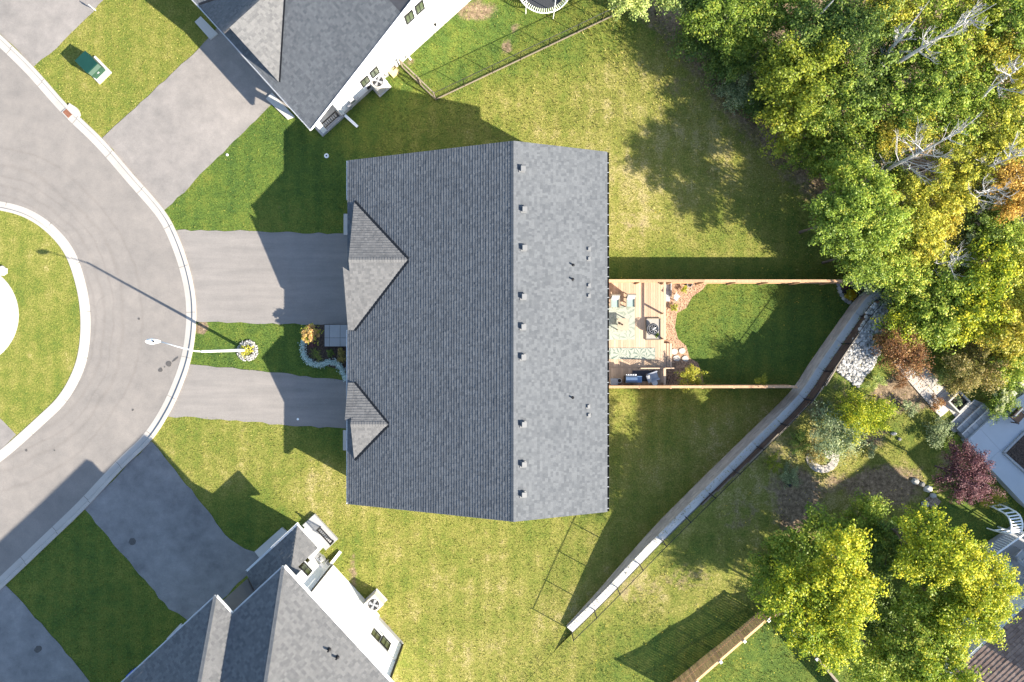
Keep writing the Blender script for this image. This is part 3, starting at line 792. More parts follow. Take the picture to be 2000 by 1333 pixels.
# dormer gables on the front
def dormer(ridge_y, zr, yN, yS, xN, xS, xtip, seed, south_first):
    zN, zS = zmw(xN), zmw(xS)
    xb = XW + (zr - ZE) / MS                       # where the dormer ridge meets the slope
    tip = Vector((xb, ridge_y, zr + .01))
    A = Vector((xN, yN, zN + .01)); B = Vector((xtip, ridge_y, zr + .01)); C = Vector((xS, yS, zS + .01))
    sN = MB(); polyN = [A, tip, B]
    shingles(sN, [polyN], (1, 0, 0), seed=seed); dn = MB(); dn.prism([q - Vector((0, 0, .01)) for q in polyN], .12)
    polyS = [C, B, tip]
    shingles(sN, [polyS], (1, 0, 0), seed=seed + 1); dn.prism([q - Vector((0, 0, .01)) for q in polyS], .12)
    # projecting half of the gable
    bigger, zc, yo = (polyS, C, yS) if south_first else (polyN, A, yN)
    f0 = .16
    xo = -9.13
    def pt(y, x): return Vector((x, y, zr + .012 + (zc.z - zr) * (y - ridge_y) / (zc.y - ridge_y)))
    yk = ridge_y + (zc.y - ridge_y) * f0
    ex = [pt(yk, xtip), pt(yk + (zc.y - ridge_y) * -.06, xo), pt(yo, xo), pt(yo, xtip - .002)]
    if abs(zc.x - xtip) < .05 or True:
        shingles(sN, [[ex[0], ex[1], ex[2], ex[3]]], (1, 0, 0), seed=seed + 2)
        dn.prism([q - Vector((0, 0, .012)) for q in ex], .12)
    d = part('front_gable', dn, M_FASCIA, house)
    part('gable_shingles', sN, M_SHINGLE_PALE, d, stuff=True)
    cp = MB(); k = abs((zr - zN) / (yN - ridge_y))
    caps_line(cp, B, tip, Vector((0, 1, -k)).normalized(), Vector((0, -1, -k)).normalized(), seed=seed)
    part('gable_ridge_cap', cp, M_SHINGLE_PALE, d, stuff=True)
    # gable face wall
    w = MB(); xf = xtip + .10
    w.face([(xf, yN - .1, 2.7), (xf, yS + .1, 2.7), (xf, yS + .1, zS - .13), (xf, ridge_y, zr - .13), (xf, yN - .1, zN - .13)])
    part('gable_face', w, M_SIDING, d)
    # valley metal, widened and black to draw the shade line beside the dormer
    vm = MB()
    for E in (A, C):
        dd = (tip - E); side = Vector((-dd.y, dd.x, 0)).normalized() * (.13 if E is A else -.13)
        q0 = Vector((E.x, E.y, zmw(E.x) + .035)); q1 = Vector((tip.x, tip.y, zmw(tip.x) + .035))
        vm.face([q0, q1, q1 + side + Vector((0, 0, MS * side.x)), q0 + side + Vector((0, 0, MS * side.x))])
    part('valley_flashing_shade', vm, M_BLACKM, d)
dormer(4.37, 4.42, 7.74, .62, -8.79, -8.79, -8.79, 11, True)
dormer(-4.54, 3.93, -2.33, -6.58, -8.79, -8.79, -8.79, 21, False)
# gutters
# front gutters
gm = MB(); gutter(gm, (XW - .002, YS, ZE - .03), (XW - .002, .62, ZE - .03), (-1, 0, 0)); part('front_gutter', gm, M_TRIM, house)
gm = MB(); gutter(gm, (XW - .002, 7.9, ZE - .03), (XW - .002, YN, ZE - .03), (-1, 0, 0)); part('front_gutter', gm, M_TRIM, house)
gm = MB(); gutter(gm, (XE + .002, YS, ZB - .03), (XE + .002, YN, ZB - .03), (1, 0, 0), .10, .11)
part('rear_gutter', gm, M_BLACKM, house)
hg = MB()
for k in np.arange(YS + .2, YN, .56): hg.box((XE + .055, k + random.uniform(-.05, .05), ZB - .028), (.10, .028, .012))
for k in np.arange(YS + .3, YN, .66):
    if k < .5 or k > 7.9: hg.box((XW - .04, k, ZE - .026), (.07, .03, .01))
part('gutter_hangers', hg, mat_simple('hanger_grey', (.42, .43, .44), .5, .1), house, stuff=True)
ds_ = MB(); ds_.box((wx1 + .06, wy1 - .1, 2.2), (.08, .06, 4.3)); ds_.box((wx1 + .06, wy0 + .1, 2.2), (.08, .06, 4.3)); parts('downspout', ds_, M_TRIM, house)
# roof vents
def east_pt(px, py):
    z = 6
    for _ in range(12):
        p = P(px, py, z); z = ZR - MS * (p.x - XR)
    return P(px, py, z)
vb = MB(); tilt = Vector((1, 0, -MS)).normalized(); tn = Vector((MS, 0, 1)).normalized(); ty = Vector((0, 1, 0))
vb.obox(tn * .02, tilt * .17, ty * .17, tn * .012); vb.obox(tn * .10, tilt * .11, ty * .11, tn * .08)
vb2 = MB(); vb2.obox(tn * .17, tilt * .13, ty * .13, tn * .028)
M_VENT = mat_simple('grey_vent', (0.125, 0.128, 0.133), 0.6, 0.08)
vmesh = vb.mesh('box_vent'); vcap = vb2.mesh('vent_cap'); vmesh.materials.append(M_VENT); vcap.materials.append(M_VENT)
for (x, y) in ((1019, 331), (1022, 410), (1022, 485), (1021, 580), (1020, 639), (1020, 698), (1021, 829), (1021, 907), (1021, 966)):
    o = bpy.data.objects.new('box_vent', vmesh); col.objects.link(o); o.parent = house; o.location = east_pt(x, y) + tn * .02
    c = bpy.data.objects.new('vent_cap', vcap); col.objects.link(c); c.parent = o
sv = MB(); sv.obox(tn * .05, tilt * .075, ty * .075, tn * .06); sv.obox(tn * .018, tilt * .12, ty * .12, tn * .01)
smesh = sv.mesh('exhaust_vent'); smesh.materials.append(M_VENT)
for (x, y) in ((1149, 487), (1149, 506), (1149, 558), (1149, 578), (1148, 794), (1149, 811)):
    o = bpy.data.objects.new('exhaust_vent', smesh); col.objects.link(o); o.parent = house; o.location = east_pt(x, y) + tn * .02
pv = MB(); pv.lathe((0, 0, 0), [(.10, 0), (.06, .06), (.045, .07), (.045, .22), (.03, .22)], 10)
pmesh = pv.mesh('vent_pipe'); pmesh.materials.append(M_BLACKM)
for (x, y) in ((1119, 518), (1118, 546), (1118, 777)):
    o = bpy.data.objects.new('vent_pipe', pmesh); col.objects.link(o); o.parent = house; o.location = east_pt(x, y)
# ground-level steps at the front of the house
def slab(name, pts, z, th, mat, label, cat, grid=None):
    mb = MB(); q = [P(x, y, z) for x, y in pts]; mb.prism(q, th)
    c = sum(q, Vector()) / len(q); c.z = 0
    return single(name, mb, mat, label, cat, c)
slab('concrete_step', ((671, 418), (690, 418), (690, 459), (671, 459)), .16, .16, M_CONC, 'pale concrete step at house front beside the upper wide driveway', 'step')
slab('concrete_step', ((670, 841), (690, 841), (690, 880), (670, 880)), .16, .16, M_CONC, 'pale concrete step at house front below the lower narrow driveway', 'step')
pt_ = thing('porch_slab', 'square grey paved porch between hydrangea and the house front', 'porch', P(656, 656))
mb = MB(); mb.prism([P(633.5, 634.5, .2), P(690, 634.5, .2), P(690, 677.5, .2), P(633.5, 677.5, .2)], .2); part('base', mb, M_SOIL, pt_)
for (x0, x1) in ((634, 643), (643.6, 664), (664.6, 690)):
    for (y0, y1) in ((635, 660), (660.6, 677)):
        mb = MB(); mb.prism([P(x0, y0, .235), P(x1, y0, .235), P(x1, y1, .235), P(x0, y1, .235)], .035, random.uniform(.3, .7)); part('paver', mb, M_SLAB, pt_)

# ------------------------------------------------------------------ house north-west of it (white side wall)
H2 = thing('gabled_house', 'grey gabled house with bright white side wall at the top left', 'house', (P(700, 60).x, P(700, 60).y, 0))
C2 = P(607, 253, 2.9); u2 = Vector((-.672, .741, 0)).normalized(); v2 = Vector((.741, .672, 0)).normalized()
def L2(a, b, z): return C2 + u2 * a + v2 * b + Vector((0, 0, z - 2.9))
RUN, LEN = 9.3, 20.0
f2 = [L2(0, 0, 2.9), L2(0, RUN, 2.9 + MS * RUN), L2(LEN, RUN, 2.9 + MS * RUN), L2(LEN, 0, 2.9)]
b2 = [L2(0, RUN, 2.9 + MS * RUN), L2(0, RUN + 5, 2.9 + MS * (RUN - 5)), L2(LEN, RUN + 5, 2.9 + MS * (RUN - 5)), L2(LEN, RUN, 2.9 + MS * RUN)]
s2 = MB(); shingles(s2, [[L2(0, 0, 2.9), L2(0, 7.5, 2.9 + MS * 7.5), L2(11, 7.5, 2.9 + MS * 7.5), L2(11, 0, 2.9)]], u2, seed=31)
part('front_shingles', s2, M_SHINGLE, H2, stuff=True)
d2 = MB(); d2.prism([q - Vector((0, 0, .008)) for q in f2], .16); d2.prism([q - Vector((0, 0, .008)) for q in b2], .16); part('roof_deck', d2, M_FASCIA, H2)
fas = MB(); fas.bar(L2(-.02, 0, 2.87), L2(-.02, RUN, 2.87 + MS * RUN), .03, .16); fas.bar(L2(-.035, 0, 2.91), L2(-.035, RUN, 2.915 + MS * RUN), .05, .02); part('rake_trim', fas, M_TRIM, H2)
g2 = MB(); gutter(g2, L2(0, -.002, 2.87), L2(9.3, -.002, 2.87), -v2); part('gutter', g2, M_TRIM, H2)
g2 = MB(); gutter(g2, L2(9.33, -.002, 2.87), L2(LEN, -.002, 2.87), -v2); part('gutter', g2, M_TRIM, H2)
w2 = MB()
def wt2(b): return 2.9 + MS * (b if b < RUN else 2 * RUN - b) - .2
WI = .48
ws = [L2(WI, 1.9, 0), L2(WI, RUN + 4.6, 0), L2(WI, RUN + 4.6, wt2(RUN + 4.6)), L2(WI, RUN, wt2(RUN)), L2(WI, 1.9, wt2(1.9))]
w2.face(ws); w2.face([L2(1.7, .45, 0), L2(1.7, 1.9, 0), L2(1.7, 1.9, wt2(1.9)), L2(1.7, .45, wt2(.45))])
w2.face([L2(WI, 1.9, 0), L2(WI, 1.9, wt2(1.9)), L2(1.7, 1.9, wt2(1.9)), L2(1.7, 1.9, 0)])
w2.face([L2(LEN, .45, 0), L2(1.7, .45, 0), L2(1.7, .45, wt2(.45)), L2(LEN, .45, wt2(.45))])
w2.face([L2(WI, RUN + 4.6, 0), L2(LEN, RUN + 4.6, 0), L2(LEN, RUN + 4.6, wt2(RUN + 4.6)), L2(WI, RUN + 4.6, wt2(RUN + 4.6))])
part('wall', w2, M_SIDING, H2)
fb = MB(); fb.bar(L2(WI - .012, 2.0, .16), L2(WI - .012, RUN + 4.6, .16), .02, .32); part('foundation', fb, M_CONC, H2)
wp0, wn2 = L2(WI, 3, 0), -u2
for (x, y, w, h) in ((712.5, 158.5, .52, .8), (731, 141, .52, .8), (799, 33, .52, .9), (819, 14, .52, .9)):
    c = ray_plane(x, y, wp0, wn2); window(H2, c + wn2 * .03, v2, wn2, w, h, mat=M_BLACKM)
wv = MB(); wv.box(ray_plane(849, 47, wp0, wn2) + wn2 * .06, (.12, .12, .2), v2); wv.box(ray_plane(719.5, 170, wp0, wn2) + wn2 * .05, (.25, .1, .16), v2); parts('wall_vent', wv, M_BLACKM, H2)
# its front gable
zr2 = 4.8; bt = (zr2 - 2.9) / MS
B2n = L2(6.15, .04, zr2 + .01)
A2, B2_, T2 = L2(3.05, .45, 2.9 + MS * .45 + .01), L2(6.15, .45, zr2 + .01), L2(6.15, bt, zr2 + .01)
A2n = L2(9.3, .04, 2.9 + MS * .04 + .01)
gs = MB(); gd = MB()
shingles(gs, [[A2, T2, B2_]], v2, seed=33); shingles(gs, [[A2n, T2, B2n]], v2, seed=34)
gd.prism([q - Vector((0, 0, .01)) for q in (A2, T2, B2_)], .12); gd.prism([q - Vector((0, 0, .01)) for q in (A2n, T2, B2n)], .12)
gg = part('front_gable', gd, M_FASCIA, H2); part('gable_shingles', gs, M_SHINGLE_PALE, gg, stuff=True)
gf = MB(); gf.face([L2(3.3, .75, 3.0), L2(6.15, .75, zr2 - .13), L2(9.05, .75, 3.0)]); part('gable_face', gf, M_SIDING, gg)
vm = MB()  # black strip draws the shadow line along the gable's valleys
for E in (A2, A2n):
    dd = T2 - E; sd2 = Vector((-dd.y, dd.x, 0)).normalized() * .10 * (-1 if E is A2 else 1)
    lift = Vector((0, 0, MS * sd2.dot(v2) + .03)); vm.face([E + Vector((0, 0, .03)), T2 + Vector((0, 0, .03)), T2 + sd2 + lift, E + sd2 + lift])
part('valley_flashing_shade', vm, M_BLACKM, gg)
door_panel('garage_door', H2, L2(5.2, .40, 1.1), u2, 4.6, 2.2, M_TRIM)
# porch corner: railing, slab, pillar
pr = MB()
for k in range(9): pr.bar(L2(.55, .55 + k * .14, .25), L2(.55, .55 + k * .14, 1.05), .025, .025)
pr.bar(L2(.55, .5, 1.07), L2(.55, 1.75, 1.07), .06, .05); pr.bar(L2(.55, .5, .3), L2(.55, 1.75, .3), .04, .04)
pr.bar(L2(.55, .5, .1), L2(.55, .5, 1.15), .07, .07); pr.bar(L2(.55, 1.75, .1), L2(.55, 1.75, 1.15), .07, .07)
part('porch_railing', pr, M_BLACKM, H2)
ps = MB(); ps.prism([L2(.35, .2, .22), L2(.35, 1.95, .22), L2(1.75, 1.95, .22), L2(1.75, .2, .22)], .22); part('porch_slab', ps, M_SLAB, H2)
pp = MB(); pp.box(L2(.55, .5, 0) + Vector((0, 0, 1.35)), (.3, .3, 2.7), u2); part('porch_pillar', pp, M_TRIM, H2)
dsp = MB(); dsp.bar(L2(WI - .06, 2.05, .3), L2(WI - .06, 2.05, 3.2), .09, .07); part('downspout', dsp, M_TRIM, H2)
dsx = MB(); dsx.bar(L2(WI - .1, 2.05, .15), L2(WI - 1.1, 2.15, .07), .16, .07); part('downspout_extension', dsx, M_TRIM, H2)
gmt = MB()
for (b, z, w) in ((2.6, .7, .22), (2.9, 1.0, .3), (3.2, .6, .2), (5.2, .8, .26), (5.5, .5, .18)): gmt.box(L2(WI - .1, b, 0) + Vector((0, 0, z)), (.18, w, .34), u2)
gmt.tube([L2(WI - .1, 2.6, .1), L2(WI - .1, 2.6, .9), L2(WI - .1, 3.3, .95), L2(WI - .1, 3.3, .2)], .025); parts('utility_meter', gmt, M_GALV, H2)
hb = MB(); hb.bar(L2(WI - .05, 7.2, .5), L2(WI - .42, 7.15, .45), .09, .09); part('vent_hood', hb, M_TRIM, H2)
slab('concrete_step', ((380, 43), (392, 32), (425, 66), (410, 77)), .14, .14, M_CONC, 'pale concrete step beside the upper left driveway in deep shade', 'step')
slab('concrete_step', ((519, 193), (531, 181), (575, 228), (561, 233)), .14, .14, M_CONC, 'narrow sunlit concrete step at the corner of the top left house', 'step')

# ------------------------------------------------------------------ house south-west (two-storey hip roof)
H3 = thing('hip_roof_house', 'two storey hip roofed house with white side wall at bottom left', 'house', (P(560, 1230).x, P(560, 1230).y, 0))
Z3 = 6.8
C3 = P(553, 1108, Z3); a3 = Vector((-.734, -.679, 0)).normalized(); b3 = Vector((.679, -.734, 0)).normalized()
def L3(s, t, z): return Vector((C3.x, C3.y, 0)) + a3 * s + b3 * t + Vector((0, 0, z))
M3 = .585
def zz(k): return Z3 + M3 * k
HB = 4.4
pl_side = [[L3(0, 0, zz(0)), L3(HB, HB, zz(HB)), L3(0, 2 * HB, zz(0))]]
pl_front = [[L3(0, 0, zz(0)), L3(3.53, 0, zz(0)), L3(3.53 + HB, HB, zz(HB)), L3(HB, HB, zz(HB))]]
pl_wne = [[L3(3.53, -1.23, zz(0)), L3(3.53, 0, zz(0)), L3(8.03, 4.5, zz(4.5)), L3(8.03, 3.27, zz(4.5))]]
pl_wfr = [[L3(3.53, -1.23, zz(0)), L3(19, -1.23, zz(0)), L3(19, 3.27, zz(4.5)), L3(8.03, 3.27, zz(4.5))]]
dk = MB()
for pls, ev, sd_, mt, nm in ((pl_side, b3, 41, M_SHINGLE_PALE, 'side_shingles'), (pl_front, a3, 42, M_SHINGLE, 'front_shingles'), (pl_wne, b3, 43, M_SHINGLE_PALE, 'wing_side_shingles'), (pl_wfr, a3, 44, M_SHINGLE, 'wing_front_shingles')):  # side slopes take the paler shingle: their sunlit tone is put into the colour
    s_ = MB(); shingles(s_, pls, ev, seed=sd_); part(nm, s_, mt, H3, stuff=True)
    for q in pls: dk.prism([p - Vector((0, 0, .01)) for p in q], .16)
dk.prism([L3(HB, HB, zz(HB) - .01), L3(12, HB, zz(HB) - .01), L3(12, 2 * HB, zz(0)), L3(0, 2 * HB, zz(0))], .16)
dk.prism([L3(19, 3.27, zz(4.5) - .01), L3(8.03, 3.27, zz(4.5) - .01), L3(8.03, 7.8, zz(0)), L3(19, 7.8, zz(0))], .16)
part('roof_deck', dk, M_FASCIA, H3)
hc = MB()
caps_line(hc, L3(0, 0, zz(0)), L3(HB, HB, zz(HB)), (-a3 * 1 + Vector((0, 0, -.25))).normalized(), (-b3 + Vector((0, 0, -.25))).normalized(), .13, seed=5)
caps_line(hc, L3(3.53, -1.23, zz(0)), L3(8.03, 3.27, zz(4.5)), (-a3 + Vector((0, 0, -.25))).normalized(), (-b3 + Vector((0, 0, -.25))).normalized(), .13, seed=6)
part('hip_cap', hc, M_SHINGLE, H3, stuff=True)
g3 = MB(); gutter(g3, L3(-.002, 0, Z3 - .03), L3(-.002, 2 * HB, Z3 - .03), -a3, .13); part('gutter', g3, M_TRIM, H3)
g3 = MB(); gutter(g3, L3(0, -.002, Z3 - .03), L3(3.4, -.002, Z3 - .03), -b3); part('gutter', g3, M_TRIM, H3)
g3 = MB(); gutter(g3, L3(3.53, -1.232, Z3 - .03), L3(19, -1.232, Z3 - .03), -b3); part('gutter', g3, M_TRIM, H3)
g3 = MB(); gutter(g3, L3(3.528, -1.23, Z3 - .03), L3(3.528, 0, Z3 - .03), -a3, .08); part('gutter', g3, M_TRIM, H3)
wi = .85
w3 = MB()
w3.face([L3(wi, wi, 0), L3(wi, 8.35, 0), L3(wi, 8.35, Z3 - .1), L3(wi, wi, Z3 - .1)])
w3.face([L3(wi, 8.35, 0), L3(12, 8.35, 0), L3(12, 8.35, Z3 - .1), L3(wi, 8.35, Z3 - .1)])
w3.face([L3(12, wi, 0), L3(wi, wi, 0), L3(wi, wi, Z3 - .1), L3(12, wi, Z3 - .1)])
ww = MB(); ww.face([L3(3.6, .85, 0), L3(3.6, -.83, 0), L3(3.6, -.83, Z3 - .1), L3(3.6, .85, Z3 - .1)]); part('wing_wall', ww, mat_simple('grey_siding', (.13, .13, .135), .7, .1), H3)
w3.face([L3(19, -.83, 0), L3(3.6, -.83, 0), L3(3.6, -.83, Z3 - .1), L3(19, -.83, Z3 - .1)])
part('wall', w3, M_SIDING, H3)
# projecting bay on the side wall (the second plane further from the street)
bay = MB(); bay.prism([L3(wi - .001, 2.05, Z3 - .16), L3(wi - .10, 2.05, Z3 - .16), L3(wi - .10, 6.15, Z3 - .16), L3(wi - .001, 6.15, Z3 - .16)], Z3 - .16)
part('side_bay', bay, M_SIDING, H3)
sn0 = L3(wi, 3, 0); snn = -a3
for (x, y, w, h, off) in ((597, 1113, .62, .8, 0), (733, 1241, .62, .8, 0), (752, 1257, .62, .9, 0)):
    c = ray_plane(x, y, sn0, snn); print('WIN', (c - C3).dot(a3), (c - C3).dot(b3), c.z); window(H3, c + snn * .03, b3, snn, w, h, mat=M_BLACKM)
dn3 = MB(); dn3.bar(L3(wi - .14, 2.0, .15), L3(wi - .14, 2.0, Z3 - .2), .07, .07); part('corner_trim', dn3, M_BLACKM, H3)
dn3 = MB(); dn3.bar(L3(wi - .06, 1.92, .3), L3(wi - .06, 1.92, 3.0), .09, .07); dn3.bar(L3(wi - .1, 1.9, .18), L3(wi - 1.0, 1.75, .07), .17, .09); parts('downspout', dn3, M_TRIM, H3)
ut = MB()
for (t, z, w) in ((.9, .9, .3), (1.25, .6, .22), (1.5, 1.2, .2)): ut.box(L3(wi - .14, t, z), (.2, w, .36), a3)
ut.tube([L3(wi - .1, .7, .1), L3(wi - .1, .7, 1.2), L3(wi - .12, 1.6, 1.25), L3(wi - .12, 1.6, .1)], .025); parts('utility_meter', ut, M_GALV, H3)
# lower front roof with hipped end
ZL = 2.9
s0, t0_ = -.40, -1.10
lr = MB(); low_f = [L3(s0, t0_, ZL), L3(3.5, t0_, ZL), L3(3.5, wi - .02, ZL + M3 * (wi - .02 - t0_)), L3(s0 + (wi - .02 - t0_), wi - .02, ZL + M3 * (wi - .02 - t0_))]
low_s = [L3(s0, t0_, ZL), L3(s0 + (wi - .02 - t0_), wi - .02, ZL + M3 * (wi - .02 - t0_)), L3(wi - .03, .6, ZL + M3 * (wi - .03 - s0)), L3(s0, .6, ZL)]
l1 = MB(); shingles(l1, [low_f], a3, seed=47); l2 = MB(); shingles(l2, [[low_s[0], low_s[1], L3(wi - .03, wi - .02 + .05, ZL + M3 * (wi - .03 - s0)), L3(wi - .03, .6, ZL + M3 * (wi - .03 - s0)), low_s[3]]], b3, seed=48)
for q in (low_f, low_s): lr.prism([p - Vector((0, 0, .01)) for p in q], .12)
lro = part('lower_roof', lr, M_FASCIA, H3); part('lower_front_shingles', l1, M_SHINGLE, lro, stuff=True); part('lower_side_shingles', l2, M_SHINGLE_PALE, lro, stuff=True)
lg = MB(); gutter(lg, L3(s0 - .1, t0_ - .002, ZL - .03), L3(3.45, t0_ - .002, ZL - .03), -b3, .13); part('lower_gutter', lg, M_TRIM, H3)
lg = MB(); gutter(lg, L3(s0 - .002, t0_, ZL - .03), L3(s0 - .002, .6, ZL - .03), -a3, .08); part('lower_gutter', lg, M_TRIM, H3)
lw = MB(); lw.face([L3(.42, -.75, 0), L3(.42, wi, 0), L3(.42, wi, ZL - .1), L3(.42, -.75, ZL - .1)]); lw.face([L3(3.9, -.75, 0), L3(.42, -.75, 0), L3(.42, -.75, ZL - .1), L3(3.9, -.75, ZL - .1)]); part('porch_wall', lw, M_SIDING, H3)
ps3 = MB(); ps3.prism([L3(-.55, -.95, .2), L3(.42, -.95, .2), L3(.42, 1.1, .2), L3(-.55, 1.1, .2)], .2); part('side_porch', ps3, M_SLAB, H3)
pr3 = MB()
for k in range(9): pr3.bar(L3(-.30, -.1 + k * .13, .25), L3(-.30, -.1 + k * .13, .9), .022, .022)
pr3.bar(L3(-.30, -.15, .92), L3(-.30, 1.0, .92), .07, .05); pr3.bar(L3(-.30, -.15, .3), L3(-.30, 1.0, .3), .05, .04); pr3.bar(L3(-.30, 1.0, .1), L3(-.30, 1.0, 1.), .07, .07); pr3.bar(L3(-.30, -.15, .1), L3(-.30, -.15, 1.), .07, .07)
part('porch_railing', pr3, M_BLACKM, H3)
pv_ = bpy.data.objects
for (x, y) in ((643, 1269), (659, 1284)):
    q = ray_plane(x, y, L3(0, 0, Z3), (Vector((0, 0, 1)) - a3 * M3))
    o = bpy.data.objects.new('vent_pipe', pmesh); col.objects.link(o); o.parent = H3; o.location = q - world_off(H3)
    o.scale = (1.1, 1.1, 1.1)
slab('concrete_step', ((497, 1078), (550, 1031), (562, 1040), (508, 1092)), .14, .14, M_CONC, 'pale concrete walk along the front of the hip roofed house', 'step')
slab('concrete_step', ((325, 1248), (352, 1219), (362, 1228), (336, 1258)), .14, .14, M_CONC, 'grey concrete step by the dark shaded lawn at bottom left', 'step')
rb = thing('recycling_bin', 'small blue recycling box at the bottom left house front', 'bin', P(257, 1319))
mb = MB(); cc = P(257, 1319, .3); mb.box(cc - Vector((0, 0, .15)), (.55, .36, .3), a3); m_blue = mat_simple('blue_plastic', (0.015, 0.07, 0.42), 0.45, 0.1); part('body', mb, m_blue, rb)
mb = MB()
for s in (-1, 1): mb.box(cc + b3 * s * .17 + Vector((0, 0, .01)), (.6, .04, .03), a3); mb.box(cc + a3 * s * .28 + Vector((0, 0, .01)), (.04, .36, .03), a3)
part('rim', mb, m_blue, rb)

fd3 = MB(); fd3.bar(L3(wi - .012, .9, .2), L3(wi - .012, 8.3, .2), .02, .4); part('foundation', fd3, M_SLAB, H3)
bt3 = MB(); bt3.bar(L3(wi - .02, 6.2, 2.6), L3(wi - .02, 8.3, 2.6), .05, .12); part('belt_trim', bt3, M_SLAB, H3)
ct3 = MB(); ct3.bar(L3(wi - .03, 8.32, .3), L3(wi - .03, 8.32, Z3 - .2), .10, .10); part('corner_post', ct3, M_BLACKM, H3)
# air conditioners
def aircon(px, py, z, ax, label, w=.82, h=.85):
    c = P(px, py, z); r = thing('air_conditioner', label, 'air conditioner', (c.x, c.y, z - h))
    rz = math.atan2(ax.y, ax.x); r.rotation_euler.z = rz
    mb = MB(); mb.box((0, 0, .03), (w + .12, w + .12, .06)); part('pad', mb, M_CONC, r, local=True)
    mb = MB(); mb.box((0, 0, h / 2 + .03), (w, w, h - .06)); m_ac = mat_simple('beige_metal', (0.55, 0.51, 0.45), 0.5, 0.06); part('body', mb, m_ac, r, local=True)
    mb = MB(); mb.lathe((0, 0, h), [(w * .40, 0), (w * .40, .012)], 24); part('fan_well', mb, M_BLACKM, r, local=True)
    fan = MB()
    for k in range(4):
        a = k * PI / 2 + .4
        d = Vector((math.cos(a), math.sin(a), 0)); e = Vector((-d.y, d.x, 0))
        fan.prism([d * .06 - e * .03 + Vector((0, 0, h + .035)), d * w * .36 - e * .09 + Vector((0, 0, h + .03)), d * w * .36 + e * .1 + Vector((0, 0, h + .045)), d * .06 + e * .05 + Vector((0, 0, h + .035))], .01)
    fan.lathe((0, 0, h + .015), [(.07, 0), (.07, .035)], 10); part('fan', fan, M_GALV, r, local=True)
    gr = MB()
    for rr in (.14, .24, .33):
        pts = [(rr * math.cos(t), rr * math.sin(t), h + .06) for t in np.linspace(0, 2 * PI, 20)]
        gr.tube(pts, .005, 4, caps=False)
    part('fan_guard', gr, M_GALV, r, local=True)
    return r
aircon(738, 159, .9, v2, 'beige air conditioner standing against the bright white wall at top')
aircon(730, 1181, .9, b3, 'pale air conditioner beside the hip roofed house at the bottom')

# ------------------------------------------------------------------ street furniture at the front
tb = P(189, 136)
tx = thing('transformer_box', 'dark green utility box on a pale concrete pad in the lawn', 'utility box', (tb.x, tb.y, 0))
ax = Vector((.70, -.71, 0)).normalized(); ay = Vector((.71, .70, 0))
mb = MB(); mb.box(tb + ax * .10 + ay * .02 + Vector((0, 0, .06)), (1.35, 1.0, .12), ax); part('pad', mb, mat_simple('white_pad', (0.62, 0.6, 0.57), .85, .08), tx)
M_GREEN = mat_simple('green_enamel', (0.006, 0.036, 0.028), 0.45, 0.1)
b0 = tb - ax * .12
mb = MB(); mb.box(b0 + Vector((0, 0, .52)), (.98, .82, .8), ax); part('cabinet', mb, M_GREEN, tx)
mb = MB(); q = [b0 + ax * .46 + ay * .40, b0 + ax * .46 - ay * .40, b0 + ax * .64 - ay * .40, b0 + ax * .64 + ay * .40]
mb.prism([q[0] + Vector((0, 0, .86)), q[1] + Vector((0, 0, .86)), q[2] + Vector((0, 0, .66)), q[3] + Vector((0, 0, .66))], .52); part('hinged_lid', mb, mat_simple('green_enamel_light', (0.015, 0.05, 0.028), .45, .1), tx)
mb = MB(); mb.box(b0 + ax * .66 + Vector((0, 0, .5)), (.03, .14, .1), ax); part('lock', mb, M_GALV, tx)
mb = MB(); mb.box(b0 + Vector((0, 0, .935)), (1.02, .86, .03), ax); part('roof_plate', mb, M_GREEN, tx)

lb = P(481, 684)
lamp = thing('street_lamp', 'tall white street lamp leaning arm over the road from the planted ring', 'street lamp', lb)
LZ = 6.2; M_LAMP = mat_simple('pale_lamp_concrete', (0.66, 0.65, 0.63), 0.6, 0.06)
mb = MB(); mb.tube([lb + Vector((0, 0, z)) for z in (0, 2, 4, LZ)], [.10, .085, .07, .055], 12); part('pole', mb, M_LAMP, lamp, smooth=True)
mb = MB(); mb.lathe(lb, [(.16, 0), (.16, .08), (.12, .12)], 14); part('base_collar', mb, M_LAMP, lamp)
head = Vector((-18.28, -.02, 6.42)); top = lb + Vector((0, 0, LZ - .1))
mb = MB(); mb.tube([top, top + Vector((-.25, .02, .22)), top.lerp(head, .5) + Vector((0, 0, .14)), head + Vector((.3, 0, .0))], [.04, .036, .03, .026], 8); part('arm', mb, M_LAMP, lamp, smooth=True)
mb = MB()
pr_ = [(-.42, .03, .035), (-.34, .12, .05), (-.12, .165, .065), (.12, .12, .06), (.34, .05, .04)]
ring = []
for x, w, h in pr_:
    b = len(mb.v)
    for k in range(10):
        a = 2 * PI * k / 10; mb.v.append((head.x + x, head.y + w * math.cos(a), head.z + h * math.sin(a)))
    ring.append(b)
for i in range(len(ring) - 1):
    for k in range(10):
        mb.f.append((ring[i] + k, ring[i] + (k + 1) % 10, ring[i + 1] + (k + 1) % 10, ring[i + 1] + k)); mb.t.append(.5)
mb.f.append(tuple(ring[0] + k for k in range(10))); mb.f.append(tuple(ring[-1] + k for k in range(10))); mb.t += [.5, .5]
lh = part('lamp_head', mb, M_LAMP, lamp, smooth=True)
mb = MB(); mb.lathe((head.x + .02, head.y, head.z + .06), [(.05, 0), (.045, .06), (.02, .07)], 8); part('photocell', mb, M_BLACKM, lh)
mb = MB(); mb.box((head.x - .12, head.y, head.z - .06), (.4, .2, .03)); part('lens', mb, M_GLASS, lh)

